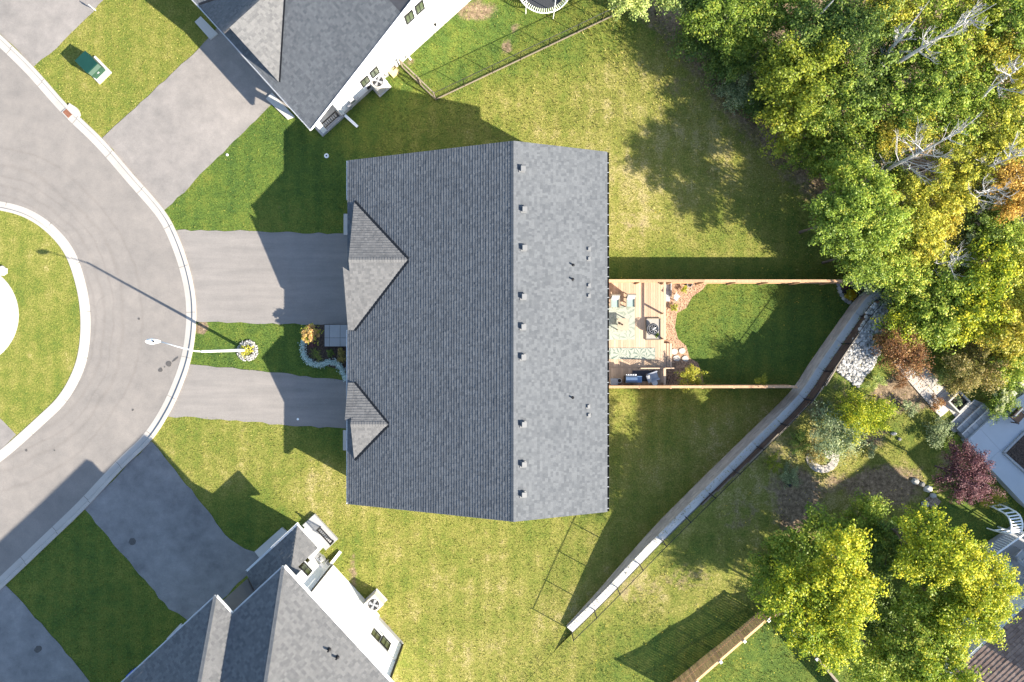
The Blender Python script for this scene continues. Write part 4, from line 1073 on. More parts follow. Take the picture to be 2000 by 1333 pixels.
def leaf_cloud(pos, nrm, size, tone, r, aspect=.62):
    """numpy arrays -> verts, faces, tones of diamond leaves"""
    n = len(pos)
    ref = r.normal(size=(n, 3)); t = np.cross(nrm, ref); t /= np.linalg.norm(t, axis=1, keepdims=True) + 1e-9
    s = np.cross(nrm, t)
    sz = size[:, None]
    v = np.stack([pos - t * sz * .5, pos + s * sz * aspect * .5 + nrm * sz * .06, pos + t * sz * .5, pos - s * sz * aspect * .5 + nrm * sz * .06], 1)
    return v.reshape(-1, 3), tone
def quads_mesh(name, v, tone):
    n = len(v) // 4
    m = bpy.data.meshes.new(name)
    m.vertices.add(len(v)); m.vertices.foreach_set('co', v.astype(np.float32).ravel())
    m.loops.add(len(v)); m.loops.foreach_set('vertex_index', np.arange(len(v), dtype=np.int32))
    m.polygons.add(n); m.polygons.foreach_set('loop_start', np.arange(0, len(v), 4, dtype=np.int32))
    m.update(calc_edges=True)
    a = m.attributes.new('tone', 'FLOAT', 'FACE'); a.data.foreach_set('value', tone.astype(np.float32))
    return m
def crown_mesh(name, R, flat, nclump, per, leaf, seed, clump=.30, zmin=-.35, spike=0.0, lobes=.25):
    r = np.random.default_rng(seed)
    d = r.normal(size=(nclump * 3, 3)); d /= np.linalg.norm(d, axis=1, keepdims=True); d = d[d[:, 2] > zmin][:nclump]
    az = np.arctan2(d[:, 1], d[:, 0]); ph = r.uniform(0, 6.28, 3)
    lob = 1 + lobes * (np.sin(2 * az + ph[0]) * .4 + np.sin(3 * az + ph[1]) * .35 + np.sin(5 * az + ph[2]) * .35)
    rad = R * r.uniform(.45, 1.0, len(d)) ** .6 * lob
    c = d * rad[:, None]; c[:, 2] *= flat
    k = len(c); crad = R * clump * r.uniform(.6, 1.25, k); ct = r.uniform(0, 1, k)
    idx = np.repeat(np.arange(k), per)
    off = r.normal(size=(len(idx), 3)); ol = np.linalg.norm(off, axis=1, keepdims=True); on = off / ol
    off = on * (r.uniform(0, 1, (len(idx), 1)) ** .45) * crad[idx][:, None]; off[:, 2] *= .75
    rd = c[idx] / (np.linalg.norm(c[idx], axis=1, keepdims=True) + 1e-6)
    off = off + rd * (np.sum(off * rd, axis=1, keepdims=True)) * 1.1
    pos = c[idx] + off
    fill = r.uniform(0, 1, len(idx)) < .20
    fd = r.normal(size=(len(idx), 3)); fd /= np.linalg.norm(fd, axis=1, keepdims=True); fd[:, 2] = np.abs(fd[:, 2]) * flat - .15
    faz = np.arctan2(fd[:, 1], fd[:, 0]); fl = 1 + lobes * (np.sin(2 * faz + ph[0]) * .4 + np.sin(3 * faz + ph[1]) * .35 + np.sin(5 * faz + ph[2]) * .35)
    fp_ = fd * (R * .95 * fl * r.uniform(.15, 1, len(idx)) ** .5)[:, None]
    pos = np.where(fill[:, None], fp_, pos)
    if spike:
        pos = c[idx] * (1 + spike * r.uniform(0, 1, (len(idx), 1))) + off * .5
    nrm = on * .55 + np.array([0, 0, .75]) + r.normal(size=on.shape) * .42
    nrm /= np.linalg.norm(nrm, axis=1, keepdims=True)
    tone = np.clip(ct[idx] * .42 + r.uniform(0, 1, len(idx)) * .58 + .08 * on[:, 2], 0, 1)
    size = leaf * r.uniform(.7, 1.35, len(idx))
    v, t = leaf_cloud(pos, nrm, size, tone, r)
    return quads_mesh(name, v, t), c

# planted ring round the lamp
pl = thing('planter_ring', 'round bed of pale stones with yellow plant under the street lamp', 'flower bed', P(484, 685))
mb = MB(); mb.prism([P(484, 685) + Vector((.62 * math.cos(a), .62 * math.sin(a), .05)) for a in np.linspace(0, 2 * PI, 24, endpoint=False)], .05); part('soil', mb, M_SOIL, pl)
def pebble(mb, c, r, rr, flat=.6):
    a0 = rr.uniform(0, 6.28); b = len(mb.v); n = 6; sx, sy = rr.uniform(.7, 1.25), rr.uniform(.7, 1.1); t = rr.random()
    prof = ((1.0, -.3), (.92, .35), (.5, .8))
    for q, z in prof:
        for k in range(n):
            a = a0 + 2 * PI * k / n; w = r * q * rr.uniform(.88, 1.1)
            mb.v.append((c[0] + math.cos(a) * w * sx, c[1] + math.sin(a) * w * sy, c[2] + z * r * flat))
    for i in range(2):
        for k in range(n):
            mb.f.append((b + i * n + k, b + i * n + (k + 1) % n, b + (i + 1) * n + (k + 1) % n, b + (i + 1) * n + k)); mb.t.append(t)
    mb.f.append(tuple(b + 2 * n + k for k in range(n))); mb.t.append(t)
rr = random.Random(5); mb = MB()
for k in range(330):
    a = rr.uniform(0, 2 * PI); q = rr.uniform(.34, .64)
    pebble(mb, (pl.location.x + math.cos(a) * q, pl.location.y + math.sin(a) * q, .07), rr.uniform(.035, .06), rr)
part('stones', mb, M_STONE, pl, stuff=True)
m_, c_ = crown_mesh('plant', .34, .6, 16, 16, .11, 77); o = link('plant', m_, LEAF['yellow'], pl, (0.02, 0, .2))

# small ground fittings
def disc(name, px, py, r, h, mat, label, cat, hole=None):
    p = P(px, py); mb = MB(); mb.lathe(p, [(r, 0), (r, h), (r * .8, h + .01), (r * .35, h + .012)], 16)
    o = thing(name, label, cat, p) if hole else None
    if o is None: return single(name, mb, mat, label, cat, p)
    part('ring', mb, mat, o); mb = MB(); mb.lathe(p + Vector((0, 0, h + .014)), [(r * .35, 0), (r * .33, .01)], 10); part('cap', mb, M_BLACKM, o)
    return o
M_WHITEP = mat_simple('white_plastic', (0.75, 0.75, 0.73), 0.4, 0.04)
disc('cleanout_cap', 638, 305, .14, .05, M_WHITEP, 'round white pipe cap with dark centre in the shaded front lawn', 'pipe cap', True)
disc('survey_marker', 444, 303, .07, .05, M_WHITEP, 'small white marker at edge of the upper left driveway', 'marker')
disc('valve_cover', 582, 819, .07, .03, M_WHITEP, 'small round white valve cover in the lower narrow driveway', 'valve cover')
sp_ = thing('sign_stake', 'tiny white stake at the top left driveway edge with dark top', 'stake', P(186, 20))
mb = MB(); mb.bar(P(187, 21), P(187, 21) + Vector((0, 0, .5)), .04, .04); part('post', mb, M_WHITEP, sp_)
mb = MB(); mb.box(P(187, 21) + Vector((0, 0, .5)), (.26, .03, .2), (.7, -.7, 0)); part('plate', mb, M_WHITEP, sp_)
mb = MB(); mb.prism(blob(P(8, 530) + Vector((0, 0, .24)), .30, 8), .14); single('boulder', mb, M_WHITESTONE, 'pale boulder at the rim of the round concrete pad', 'boulder', P(8, 530))

# ------------------------------------------------------------------ fences
def wood_fence(name, label, p, q, h, mat, z=0, spacing=1.87, board=.14, group=None, gap=.0, cap=True, posts=True):
    p = Vector(p); q = Vector(q); L = (q - p).length; d = (q - p) / L; nn = Vector((d.y, -d.x, 0))
    r = thing(name, label, 'fence', (p + q) / 2, group)
    rd = random.Random(int(L * 100))
    nb = int(L / (board + .006 + gap)); step = L / nb
    mbs = MB()
    for k in range(nb):
        c = p + d * ((k + .5) * step); hh = h - (.04 if cap else rd.uniform(0, .03))
        mbs.box(c + nn * rd.uniform(-.004, .004) + Vector((0, 0, hh / 2 + .03)), (board, .02, hh - .06), d, rd.random())
    part('fence_boards', mbs, mat, r, stuff=True)
    for hz in (.28, h * .52, h - .22):
        mb = MB(); mb.bar(p + nn * .04 + Vector((0, 0, hz)), q + nn * .04 + Vector((0, 0, hz)), .04, .09, rd.random()); part('rail', mb, mat, r)
    n = max(1, round(L / spacing))
    if cap:
        for k in range(n):
            a = p + d * (L * k / n + .004); b = p + d * (L * (k + 1) / n - .004)
            mb = MB(); mb.bar(a + nn * .02 + Vector((0, 0, h)), b + nn * .02 + Vector((0, 0, h)), .15, .035, rd.random()); part('top_cap', mb, mat, r)
    if posts:
        for k in range(n + 1):
            c = p + d * (L * k / n) + nn * .085
            mb = MB(); mb.box(c + Vector((0, 0, h / 2)), (.09, .09, h + .02), d, rd.random()); part('post', mb, mat, r)
    return r
FH = 1.75
wood_fence('wooden_fence', 'wooden board fence along the upper side of the deck yard', P(1187, 548, FH) - Vector((0, 0, FH)), P(1690, 548.5, FH) - Vector((0, 0, FH)), FH, M_FENCE)
wood_fence('wooden_fence', 'wooden board fence along the lower side of the deck yard', P(1187, 755.5, FH) - Vector((0, 0, FH)), P(1557, 755, FH) - Vector((0, 0, FH)), FH, M_FENCE)

# stepped retaining wall
rw_ = thing('retaining_wall', 'long curved grey block retaining wall behind the back lawns', 'retaining wall', WP[len(WP) // 2])
mb = MB(); r = random.Random(9)
segL = [0]
for i in range(1, len(WP)): segL.append(segL[-1] + (WP[i] - WP[i - 1]).length)
TOT = segL[-1]
def at_s(s):
    s = min(max(s, 0), TOT - 1e-6)
    i = max(k for k in range(len(segL)) if segL[k] <= s); i = min(i, len(WP) - 2)
    t = (s - segL[i]) / (segL[i + 1] - segL[i])
    return WP[i].lerp(WP[i + 1], t), WN[i].lerp(WN[i + 1], t).normalized(), WZ[i] + (WZ[i + 1] - WZ[i]) * t, WT[i] + (WT[i + 1] - WT[i]) * t
ch = .17
for c in range(10):
    s = (c % 2) * .2
    while s < TOT:
        p, n_, zw, _ = at_s(s + .2)
        if (c + 1) * ch < zw - .06:
            d = Vector((-n_.y, n_.x, 0))
            sb = r.uniform(0, .012) - .0
            mb.obox(p + n_ * (.16 + c * .008 - sb) + Vector((0, 0, (c + .5) * ch)), d * .193, n_ * .15, Vector((0, 0, ch * .46)), r.random())
        s += .4
part('blocks', mb, M_BLOCK, rw_, stuff=True)
core = MB()
for i in range(len(WP) - 1):
    a, b = WP[i] + WN[i] * .12, WP[i + 1] + WN[i + 1] * .12
    core.face([a, b, b + Vector((0, 0, WZ[i + 1] - .06)), a + Vector((0, 0, WZ[i] - .06))])
    core.face([a + Vector((0, 0, WZ[i] - .061)), b + Vector((0, 0, WZ[i + 1] - .061)), b + WN[i + 1] * .5 + Vector((0, 0, WZ[i + 1] - .061)), a + WN[i] * .5 + Vector((0, 0, WZ[i] - .061))])
part('wall_core', core, M_SLAB, rw_)
ncap = int(TOT / 1.9)
for k in range(ncap):
    sa, sb = TOT * k / ncap + .012, TOT * (k + 1) / ncap - .012
    top_ = []; 
    pa, na, za, _ = at_s(sa); pb, nb_, zb, _ = at_s(sb); zc = (za + zb) / 2
    mid, nm, zm, _ = at_s((sa + sb) / 2)
    poly = [pa + na * .03, mid + nm * .03, pb + nb_ * .03, pb + nb_ * LEDGE, mid + nm * LEDGE, pa + na * LEDGE]
    zs_ = [za, zm, zb, zb, zm, za]
    mb = MB(); mb.prism([q + Vector((0, 0, z + r.uniform(-.008, .008))) for q, z in zip(poly, zs_)], .065, r.random()); part('cap_slab', mb, M_CAP, rw_)
SCR = lambda k, tot: min(.36, max(0, (k / tot - .36) * 2.0)) - (0 if k / tot < .80 else (.16 if k / tot < .87 else .32 if k / tot < .94 else .5))  # extra stepped screen height, added to throw a longer shadow on the yard
# dark timber edging behind the ledge
tw = thing('timber_screen', 'dark stepped timber screen with thin top board behind the block wall', 'timber screen', WP[len(WP) // 2 + 10])
nk = int(TOT / 1.2)
def scr_h(k): return at_s(k * 1.2 + .6)[3] + max(0, SCR(k, nk))
for c in range(10):
    mb = MB(); any_ = False
    for k in range(nk):
        pa, na, za, ta = at_s(k * 1.2 + .01); pb, nb_, zb, tb_ = at_s(k * 1.2 + 1.19)
        if (c + 1) * .16 < scr_h(k) + .05:
            any_ = True
            mb.bar(pa + na * (LEDGE + .06) + Vector((0, 0, za + (c + .5) * .16)), pb + nb_ * (LEDGE + .06) + Vector((0, 0, zb + (c + .5) * .16)), .09, .155, r.random())
    if any_: part('timber', mb, M_TIMBER, tw, stuff=True)
for k in range(nk):
    pa, na, za, ta = at_s(k * 1.2 + .01); pb, nb_, zb, tb_ = at_s(k * 1.2 + 1.19); hh = int((scr_h(k) + .05) / .16) * .16
    if hh > .1: mb = MB(); mb.bar(pa + na * (LEDGE + .08) + Vector((0, 0, za + hh + .02)), pb + nb_ * (LEDGE + .08) + Vector((0, 0, zb + hh + .02)), .07, .03, r.random()); part('top_board', mb, M_OLDWOOD, tw)
# chain link fence on the ledge
cl = thing('chain_link_fence', 'black chain link fence on top of the long block wall', 'fence', WP[20])
HF = 1.25; pr_pts = []
npost = int(TOT / 1.9)
for k in range(npost + 1):
    p, n_, zw, _ = at_s(TOT * k / npost); q = p + n_ * (LEDGE - .05)
    pr_pts.append(q + Vector((0, 0, zw)))
    mb = MB(); mb.tube([q + Vector((0, 0, zw - .1)), q + Vector((0, 0, zw + HF + .04))], .032, 8); mb.lathe(q + Vector((0, 0, zw + HF + .04)), [(.038, 0), (.03, .03), (.01, .04)], 8); part('post', mb, M_BLACKM, cl)
mb = MB(); mb.tube([q + Vector((0, 0, HF)) for q in pr_pts], .022, 6); part('top_rail', mb, M_BLACKM, cl)
def chain_mesh(mb, pts, h, step=.11, rad=.0022):
    for a, b in zip(pts[:-1], pts[1:]):
        L = (b - a).length; n = int(L / step)
        for k in range(-int(h / step), n):
            for sgn in (1, -1):
                s0_, s1_ = k * step, k * step + h
                z0_, z1_ = 0, h
                if s0_ < 0: z0_ = -s0_; s0_ = 0
                if s1_ > L: z1_ = h - (s1_ - L); s1_ = L
                if z1_ <= z0_: continue
                if sgn < 0: z0_, z1_ = h - z0_, h - z1_
                p0_ = a.lerp(b, s0_ / L) + Vector((0, 0, z0_)); p1_ = a.lerp(b, s1_ / L) + Vector((0, 0, z1_))
                d = (p1_ - p0_).normalized(); w = d.cross(Vector((0, 0, 1))).normalized() * rad; w2_ = d.cross(w).normalized() * rad
                mb.face([p0_ + w2_, p1_ + w2_, p1_ - w2_, p0_ - w2_])
mb = MB(); chain_mesh(mb, pr_pts, HF); part('wire_mesh', mb, M_BLACKM, cl, stuff=True)

# chain link fence and gate of the top left house
ff = [P(852, 195), P(907, 169), P(962, 143), P(1017, 117), P(1072, 91), P(1127, 65), P(1175, 42), P(1222, 20)]
c2 = thing('chain_link_fence', 'low black chain link fence between the top house yard and the lawn', 'fence', ff[3])
for q in ff:
    mb = MB(); mb.tube([q, q + Vector((0, 0, 1.2))], .026, 8); part('post', mb, M_BLACKM, c2)
mb = MB(); mb.tube([q + Vector((0, 0, 1.17)) for q in ff], .02, 6); part('top_rail', mb, M_BLACKM, c2)
mb = MB(); chain_mesh(mb, ff, 1.15, .09, .0026); part('wire_mesh', mb, M_BLACKM, c2, stuff=True)
mb = MB(); mb.bar(ff[0] + Vector((0, 0, .06)), ff[-1] + Vector((0, 0, .06)), .05, .10); part('base_board', mb, M_OLDWOOD, c2)
ga, gb = P(786, 132), P(851, 195)
gt = thing('garden_gate', 'weathered gate and rail closing the gap beside the white wall', 'gate', (ga + gb) / 2)
mb = MB(); mb.bar(ga + Vector((0, 0, 1.15)), gb + Vector((0, 0, 1.15)), .07, .06); part('top_rail', mb, M_OLDWOOD, gt)
mb = MB(); mb.bar(ga + Vector((0, 0, .12)), gb + Vector((0, 0, .12)), .07, .06); part('bottom_rail', mb, M_OLDWOOD, gt)
for t in (0, .5, .56, 1):
    q = ga.lerp(gb, t); mb = MB(); mb.box(q + Vector((0, 0, .62)), (.08, .08, 1.24), gb - ga); part('post', mb, M_OLDWOOD, gt)
mb = MB(); chain_mesh(mb, [ga, ga.lerp(gb, .5), gb], 1.12, .09, .0026); part('wire_mesh', mb, M_BLACKM, gt, stuff=True)
yb = thing('storage_box', 'small square tan board box on the grass beside the white wall', 'box', P(769, 142))
M_TAN = mat_simple('tan_board', (0.55, 0.42, 0.20), .7, .1)
cb_ = P(769, 142); mb = MB(); mb.box(cb_ + Vector((0, 0, .2)), (.5, .5, .4), v2); part('body', mb, M_TAN, yb)
mb = MB(); mb.box(cb_ + Vector((0, 0, .42)), (.56, .56, .04), v2); part('lid', mb, M_TAN, yb)
mb = MB(); mb.bar(cb_ + u2 * .08 + Vector((0, 0, .46)), cb_ + u2 * .08 + v2 * .2 + Vector((0, 0, .46)), .03, .03); mb.bar(cb_ - u2 * .05 + Vector((0, 0, .46)), cb_ - u2 * .05 + v2 * .2 + Vector((0, 0, .46)), .03, .03); mb.bar(cb_ - u2 * .08 + v2 * .2 + Vector((0, 0, .46)), cb_ + u2 * .1 + v2 * .2 + Vector((0, 0, .46)), .03, .03); part('handle', mb, M_BLACKM, yb)
# trampoline
tc = P(1063, -28, .85); tr = thing('trampoline', 'large round black trampoline cut by the top edge of the photo', 'trampoline', (tc.x, tc.y, 0))
TR = 1.62
mb = MB(); mb.prism([tc + Vector((TR * .84 * math.cos(a), TR * .84 * math.sin(a), 0)) for a in np.linspace(0, 2 * PI, 40, endpoint=False)], .01); part('jump_mat', mb, mat_simple('black_fabric', (.03, .032, .036), .8, .15), tr)
mb = MB(); mb.tube([tc + Vector((TR * math.cos(a), TR * math.sin(a), 0)) for a in np.linspace(0, 2 * PI, 49)], .035, 8); part('frame', mb, M_TRIM, tr)
mb = MB()
for k in range(72):
    a = 2 * PI * k / 72; e = Vector((math.cos(a), math.sin(a), 0)); mb.bar(tc + e * TR * .84, tc + e * TR * .985, .028, .02)
part('springs', mb, M_TRIM, tr, stuff=True)
for k in range(6):
    a = 2 * PI * k / 6 + .35 - PI / 2; e = Vector((math.cos(a), math.sin(a), 0))
    mb = MB(); mb.tube([Vector((tc.x, tc.y, 0)) + e * (TR + .05), tc + e * (TR + .05) + Vector((0, 0, 1.6))], .025, 8); part('net_pole', mb, M_TRIM, tr)

# lower right wooden fence with gaps
zA, zB = znb(*P(1330, 1310, .3).xy), .7
fa = P(1300, 1340, .35); fb_ = P(1477, 1186, .95)
FW = 1.65
d = (fb_ - fa)
def fence_sloped(name, label, p, q, h, mat, gap, bands):
    p = Vector(p); q = Vector(q); L = (q - p).length; d = (q - p) / L; nn = Vector((d.y, -d.x, 0)).normalized()
    r = thing(name, label, 'fence', (p + q) / 2); rd = random.Random(3)
    step = .14 + gap; mb = MB()
    for k in range(int(L / step)):
        c = p + d * ((k + .5) * step); mb.box(c + Vector((0, 0, h / 2)), (.13, .02, h - .05), Vector((d.x, d.y, 0)), rd.random())
    part('fence_boards', mb, mat, r, stuff=True)
    for f in bands:
        mb = MB(); mb.bar(p - nn * .035 + Vector((0, 0, h * f)), q - nn * .035 + Vector((0, 0, h * f)), .045, .09, .9); part('rail', mb, mat, r)
    n = round(L / 2.0)
    for k in range(n):
        a = p.lerp(q, k / n); b = p.lerp(q, (k + 1) / n); mb = MB(); mb.bar(a + Vector((0, 0, h + .01)), b + Vector((0, 0, h + .01)), .13, .04, .9); part('top_cap', mb, mat, r)
    for k in range(n + 1):
        c = p.lerp(q, k / n) + nn * .07; mb = MB(); mb.box(c + Vector((0, 0, h / 2)), (.1, .1, h + .1), Vector((d.x, d.y, 0)), .3); po = part('post', mb, mat, r)
        mb = MB(); mb.box(c + Vector((0, 0, h + .08)), (.15, .15, .06), Vector((d.x, d.y, 0))); part('post_cap', mb, M_TRIM, po)
    return r
fence_sloped('slatted_fence', 'amber slatted wooden fence with white post caps at bottom right', fa, fb_, FW + .2, M_FENCE2, .010, (.06, .5, .95))
fence_sloped('wooden_fence', 'short wooden fence run disappearing under the big yellow tree', P(1477, 1186, .95) + Vector((.1, 0, 0)), P(1530, 1172, 1.0), FW, M_FENCE, .005, (.1, .9))
fence_sloped('wooden_fence', 'wooden fence running off the bottom edge beneath the big yellow tree', P(1530, 1210, 1.2), P(1665, 1370, 1.2), 1.5, M_OLDWOOD, .0, (.1, .9))
exec_next = True

# ------------------------------------------------------------------ deck and its furniture
DZ = .40
dx0, dx1 = 4.70, P(1295, 0, DZ).x
dy0, dy1 = P(0, 752.5, DZ).y, P(0, 552, DZ).y
deck = thing('wooden_deck', 'pale cedar deck with vertical boards behind the middle house', 'deck', ((dx0 + dx1) / 2, (dy0 + dy1) / 2, 0))
nb = int((dx1 - dx0) / .146); r = random.Random(4); ysp = P(0, 718, DZ).y
for k in range(nb):
    x = dx0 + (k + .5) * (dx1 - dx0) / nb
    for (ya, yb_) in ((dy0, ysp - .05), (ysp + .05, dy1)):
        mb = MB(); mb.box((x, (ya + yb_) / 2, DZ - .015 + r.uniform(-.002, .002)), (.139, yb_ - ya, .03), tone=r.random()); part('deck_board', mb, M_DECK, deck)
mb = MB(); mb.box(((dx0 + dx1) / 2, ysp, DZ - .012), (dx1 - dx0, .092, .03), tone=.1); part('divider_board', mb, M_DECK, deck)
mb = MB(); mb.box((dx1 + .03, (dy0 + dy1) / 2, DZ / 2 - .01), (.05, dy1 - dy0, DZ - .03)); mb.box(((dx0 + dx1) / 2, (dy0 + dy1) / 2, DZ / 2 - .05), (dx1 - dx0 - .05, dy1 - dy0 - .05, DZ - .12), tone=.1); part('deck_frame', mb, M_DECK, deck)
# lower step platform
sx1 = P(1313, 0, .2).x; sy0, sy1 = P(0, 718, .2).y, P(0, 671, .2).y
n_ = int((sx1 - dx1 - .06) / .14)
for k in range(n_):
    x = dx1 + .06 + (k + .5) * (sx1 - dx1 - .06) / n_; mb = MB(); mb.box((x, (sy0 + sy1) / 2, .185), (.133, sy1 - sy0, .03), tone=r.random()); part('step_board', mb, M_DECK, deck)
mb = MB(); mb.box(((dx1 + sx1) / 2 + .03, (sy0 + sy1) / 2, .085), (sx1 - dx1 - .08, sy1 - sy0 - .02, .165), tone=.2); part('step_frame', mb, M_DECK, deck)
# railing
rl = thing('deck_railing', 'low cedar railing along the outer edge of the deck', 'railing', (dx1, 1.5, DZ))
xr = dx1 - .06
for (ya, yb_) in ((P(0, 664, DZ).y, dy1 - .05), (dy0 + .05, P(0, 719, DZ).y)):
    mb = MB(); mb.box((xr, (ya + yb_) / 2, DZ + .74), (.14, yb_ - ya, .035), tone=.6); part('top_rail', mb, M_DECK, rl)
for y in (dy1 - .1, P(0, 613, DZ).y, P(0, 662, DZ).y, P(0, 720, DZ).y, dy0 + .1):
    mb = MB(); mb.box((xr, y, DZ + .36), (.09, .09, .72), tone=.4); part('post', mb, M_DECK, rl)
y0 = P(0, 719, DZ).y
mb = MB(); mb.bar((xr - 1.4, y0, DZ + .72), (sx1 - .05, y0, DZ + .52), .06, .05, .6); part('stair_rail', mb, M_DECK, rl)
mb = MB()
for k in range(13):
    t = k / 12; x = (xr - 1.4) * (1 - t) + (sx1 - .05) * t; mb.bar((x, y0, .2 if x > dx1 else DZ), (x, y0, DZ + .70 - .2 * t), .025, .025)
part('balusters', mb, M_BLACKM, rl)

def mat_rug(name, base, leafc, sc, dens):
    m, n, b = new_mat(name)
    g = n.nodes.new('ShaderNodeNewGeometry'); g.name = 'Geometry'
    v = N(n, 'ShaderNodeTexVoronoi', Scale=sc); n.links.new(g.outputs['Position'], v.inputs['Vector']); v.voronoi_dimensions = '2D'
    s = n.nodes.new('ShaderNodeVectorMath'); s.operation = 'MULTIPLY_ADD'; n.links.new(g.outputs['Position'], s.inputs[0]); s.inputs[1].default_value = (1, 1, 1)
    sub = n.nodes.new('ShaderNodeVectorMath'); sub.operation = 'SUBTRACT'; n.links.new(g.outputs['Position'], sub.inputs[0]); n.links.new(v.outputs['Position'], sub.inputs[1])
    sp = n.nodes.new('ShaderNodeSeparateXYZ'); n.links.new(sub.outputs[0], sp.inputs[0])
    at = math_(n, 'ARCTAN2', sp.outputs[1], sp.outputs[0])
    st = math_(n, 'SINE', math_(n, 'ADD', math_(n, 'MULTIPLY', at, 8.0), math_(n, 'MULTIPLY', noise(n, 6, 3), 7)))
    f = math_(n, 'MULTIPLY', math_(n, 'SUBTRACT', st, 0.1), dens, True)
    f = math_(n, 'MULTIPLY', f, math_(n, 'ADD', 0.35, math_(n, 'MULTIPLY', noise(n, 1.7, 2), 0.9)), True)
    n.links.new(mixc(n, f, base, leafc), b.inputs['Base Color']); b.inputs['Roughness'].default_value = .95
    bump(n, b, noise(n, 90, 2), .3, .006)
    return m
M_RUG = mat_rug('palm_leaf_rug', (.31, .32, .27), (.10, .15, .115), 1.2, .75)
M_RUG2 = mat_rug('palm_leaf_runner', (.31, .32, .27), (.04, .09, .075), 1.7, 1.0)
def rug(x0, y0, x1, y1, mat, label):
    mb = MB(); mb.prism([P(x0, y0, DZ + .022), P(x1, y0, DZ + .022), P(x1, y1, DZ + .022), P(x0, y1, DZ + .022)], .012)
    return single('rug', mb, mat, label, 'rug', P((x0 + x1) / 2, (y0 + y1) / 2, DZ))
rug(1187, 598, 1240, 664, M_RUG, 'large cream rug with pale palm leaf pattern under the chairs')
rug(1190, 680, 1280, 702, M_RUG2, 'narrow runner rug with dark green palm leaf pattern')
rug(1235, 724, 1284, 745, mat_simple('charcoal_mat', (.055, .06, .075), .95, .15, 8, bmp=.3), 'charcoal grill mat at the lower edge of the deck')
M_CUSH = mat_simple('mint_cushion', (.24, .31, .285), .95, .08, 3, bmp=.2)
M_WHITEC = mat_simple('white_cushion', (.38, .385, .38), .95, .05, 3, bmp=.2)
M_GREYC = mat_simple('grey_fabric', (.30, .32, .35), .95, .12, 6, bmp=.2)
def armchair(px, py, z, rot, label, w=.58, cush=M_CUSH, frame=M_OLDWOOD, group=None):
    c = P(px, py, z + .4); c.z = z; r = thing('armchair', label, 'chair', c, group, rot)
    def lb(n, c, d, m, **k): mb = MB(); mb.box(c, d); return part(n, mb, m, r, local=True)
    for sx in (-1, 1):
        for sy in (-1, 1): lb('leg', (sx * (w / 2 - .03), sy * .27, .2), (.05, .05, .40), frame)
        lb('armrest', (sx * (w / 2 - .02), -.02, .58), (.07, .60, .03), frame)
        lb('arm_support', (sx * (w / 2 - .03), -.27, .48), (.05, .05, .18), frame)
    lb('seat', (0, 0, .40), (w - .06, .58, .05), frame); lb('seat_cushion', (0, -.03, .475), (w - .12, .52, .10), cush)
    mb = MB(); mb.obox((0, .33, .68), Vector((w / 2 - .02, 0, 0)), Vector((0, .03, -.012)), Vector((0, .09, .26))); part('backrest', mb, frame, r, local=True)
    mb = MB(); mb.obox((0, .27, .70), Vector((w / 2 - .06, 0, 0)), Vector((0, .05, -.018)), Vector((0, .09, .23))); part('back_cushion', mb, M_WHITEC, r, local=True)
    return r
armchair(1200.5, 591, DZ, 0, 'mint cushioned armchair nearer to the house wall', .56)
armchair(1231, 590, DZ, 0, 'mint cushioned armchair farther from the house wall', .56)
tt = P(1217, 634, DZ + .45); tb_ = thing('patio_table', 'low square beige table on the palm leaf rug', 'table', (tt.x, tt.y, DZ))
M_BEIGE = mat_simple('beige_top', (.36, .28, .205), .6, .06)
mb = MB(); mb.box(tt, (.62, .70, .04)); part('tabletop', mb, M_BEIGE, tb_)
for sx in (-1, 1):
    for sy in (-1, 1): mb = MB(); mb.box((tt.x + sx * .27, tt.y + sy * .31, DZ + .225), (.05, .05, .41)); part('leg', mb, M_BEIGE, tb_)
for i, (x, y) in enumerate(((1210.5, 632), (1215.5, 634.5))):
    q = P(x, y, DZ + .475); l = thing('lantern', ('larger dark lantern standing on the beige table', 'smaller dark lantern standing on the beige table')[i], 'lantern', (q.x, q.y, DZ + .472))
    s = (.07, .05)[i]
    mb = MB(); mb.lathe((q.x, q.y, DZ + .472), [(s, 0), (s, .02)], 8); part('base', mb, M_BLACKM, l); mb = MB(); mb.lathe((q.x, q.y, DZ + .49), [(s * .8, 0), (s * .8, .12), (s * .3, .15)], 8); part('body', mb, mat_simple('bronze', (.05, .035, .025), .4, .2), l)
# fire pit with spark screen on a framed paver pad
fp = P(1275, 643, DZ + .3); fpd = thing('paver_pad', 'square framed grey pad under the black fire pit', 'pad', (P(1275, 642).x, P(1275, 642).y, DZ))
x0, x1, y0_, y1_ = P(1261.5, 0, DZ).x, P(1289.5, 0, DZ).x, P(0, 664, DZ).y, P(0, 622.5, DZ).y
mb = MB(); mb.prism([(x0, y0_, DZ + .05), (x1, y0_, DZ + .05), (x1, y1_, DZ + .05), (x0, y1_, DZ + .05)], .04); part('pad', mb, mat_simple('pad_stone', (.32, .295, .265), .85, .08), fpd)
for (a, b) in (((x0, y0_), (x1, y0_)), ((x1, y0_), (x1, y1_)), ((x1, y1_), (x0, y1_)), ((x0, y1_), (x0, y0_))):
    mb = MB(); mb.bar((a[0], a[1], DZ + .05), (b[0], b[1], DZ + .05), .05, .09); part('frame_side', mb, M_OLDWOOD, fpd)
f_ = thing('fire_pit', 'round black fire pit with spoked spark screen on the deck', 'fire pit', (fp.x, fp.y, DZ + .06))
mb = MB(); mb.lathe((fp.x, fp.y, DZ + .16), [(.12, 0), (.24, .06), (.33, .17), (.345, .17), (.345, .19), (.31, .18), (.2, .09), (.05, .05)], 24); part('bowl', mb, M_BLACKM, f_, smooth=False)
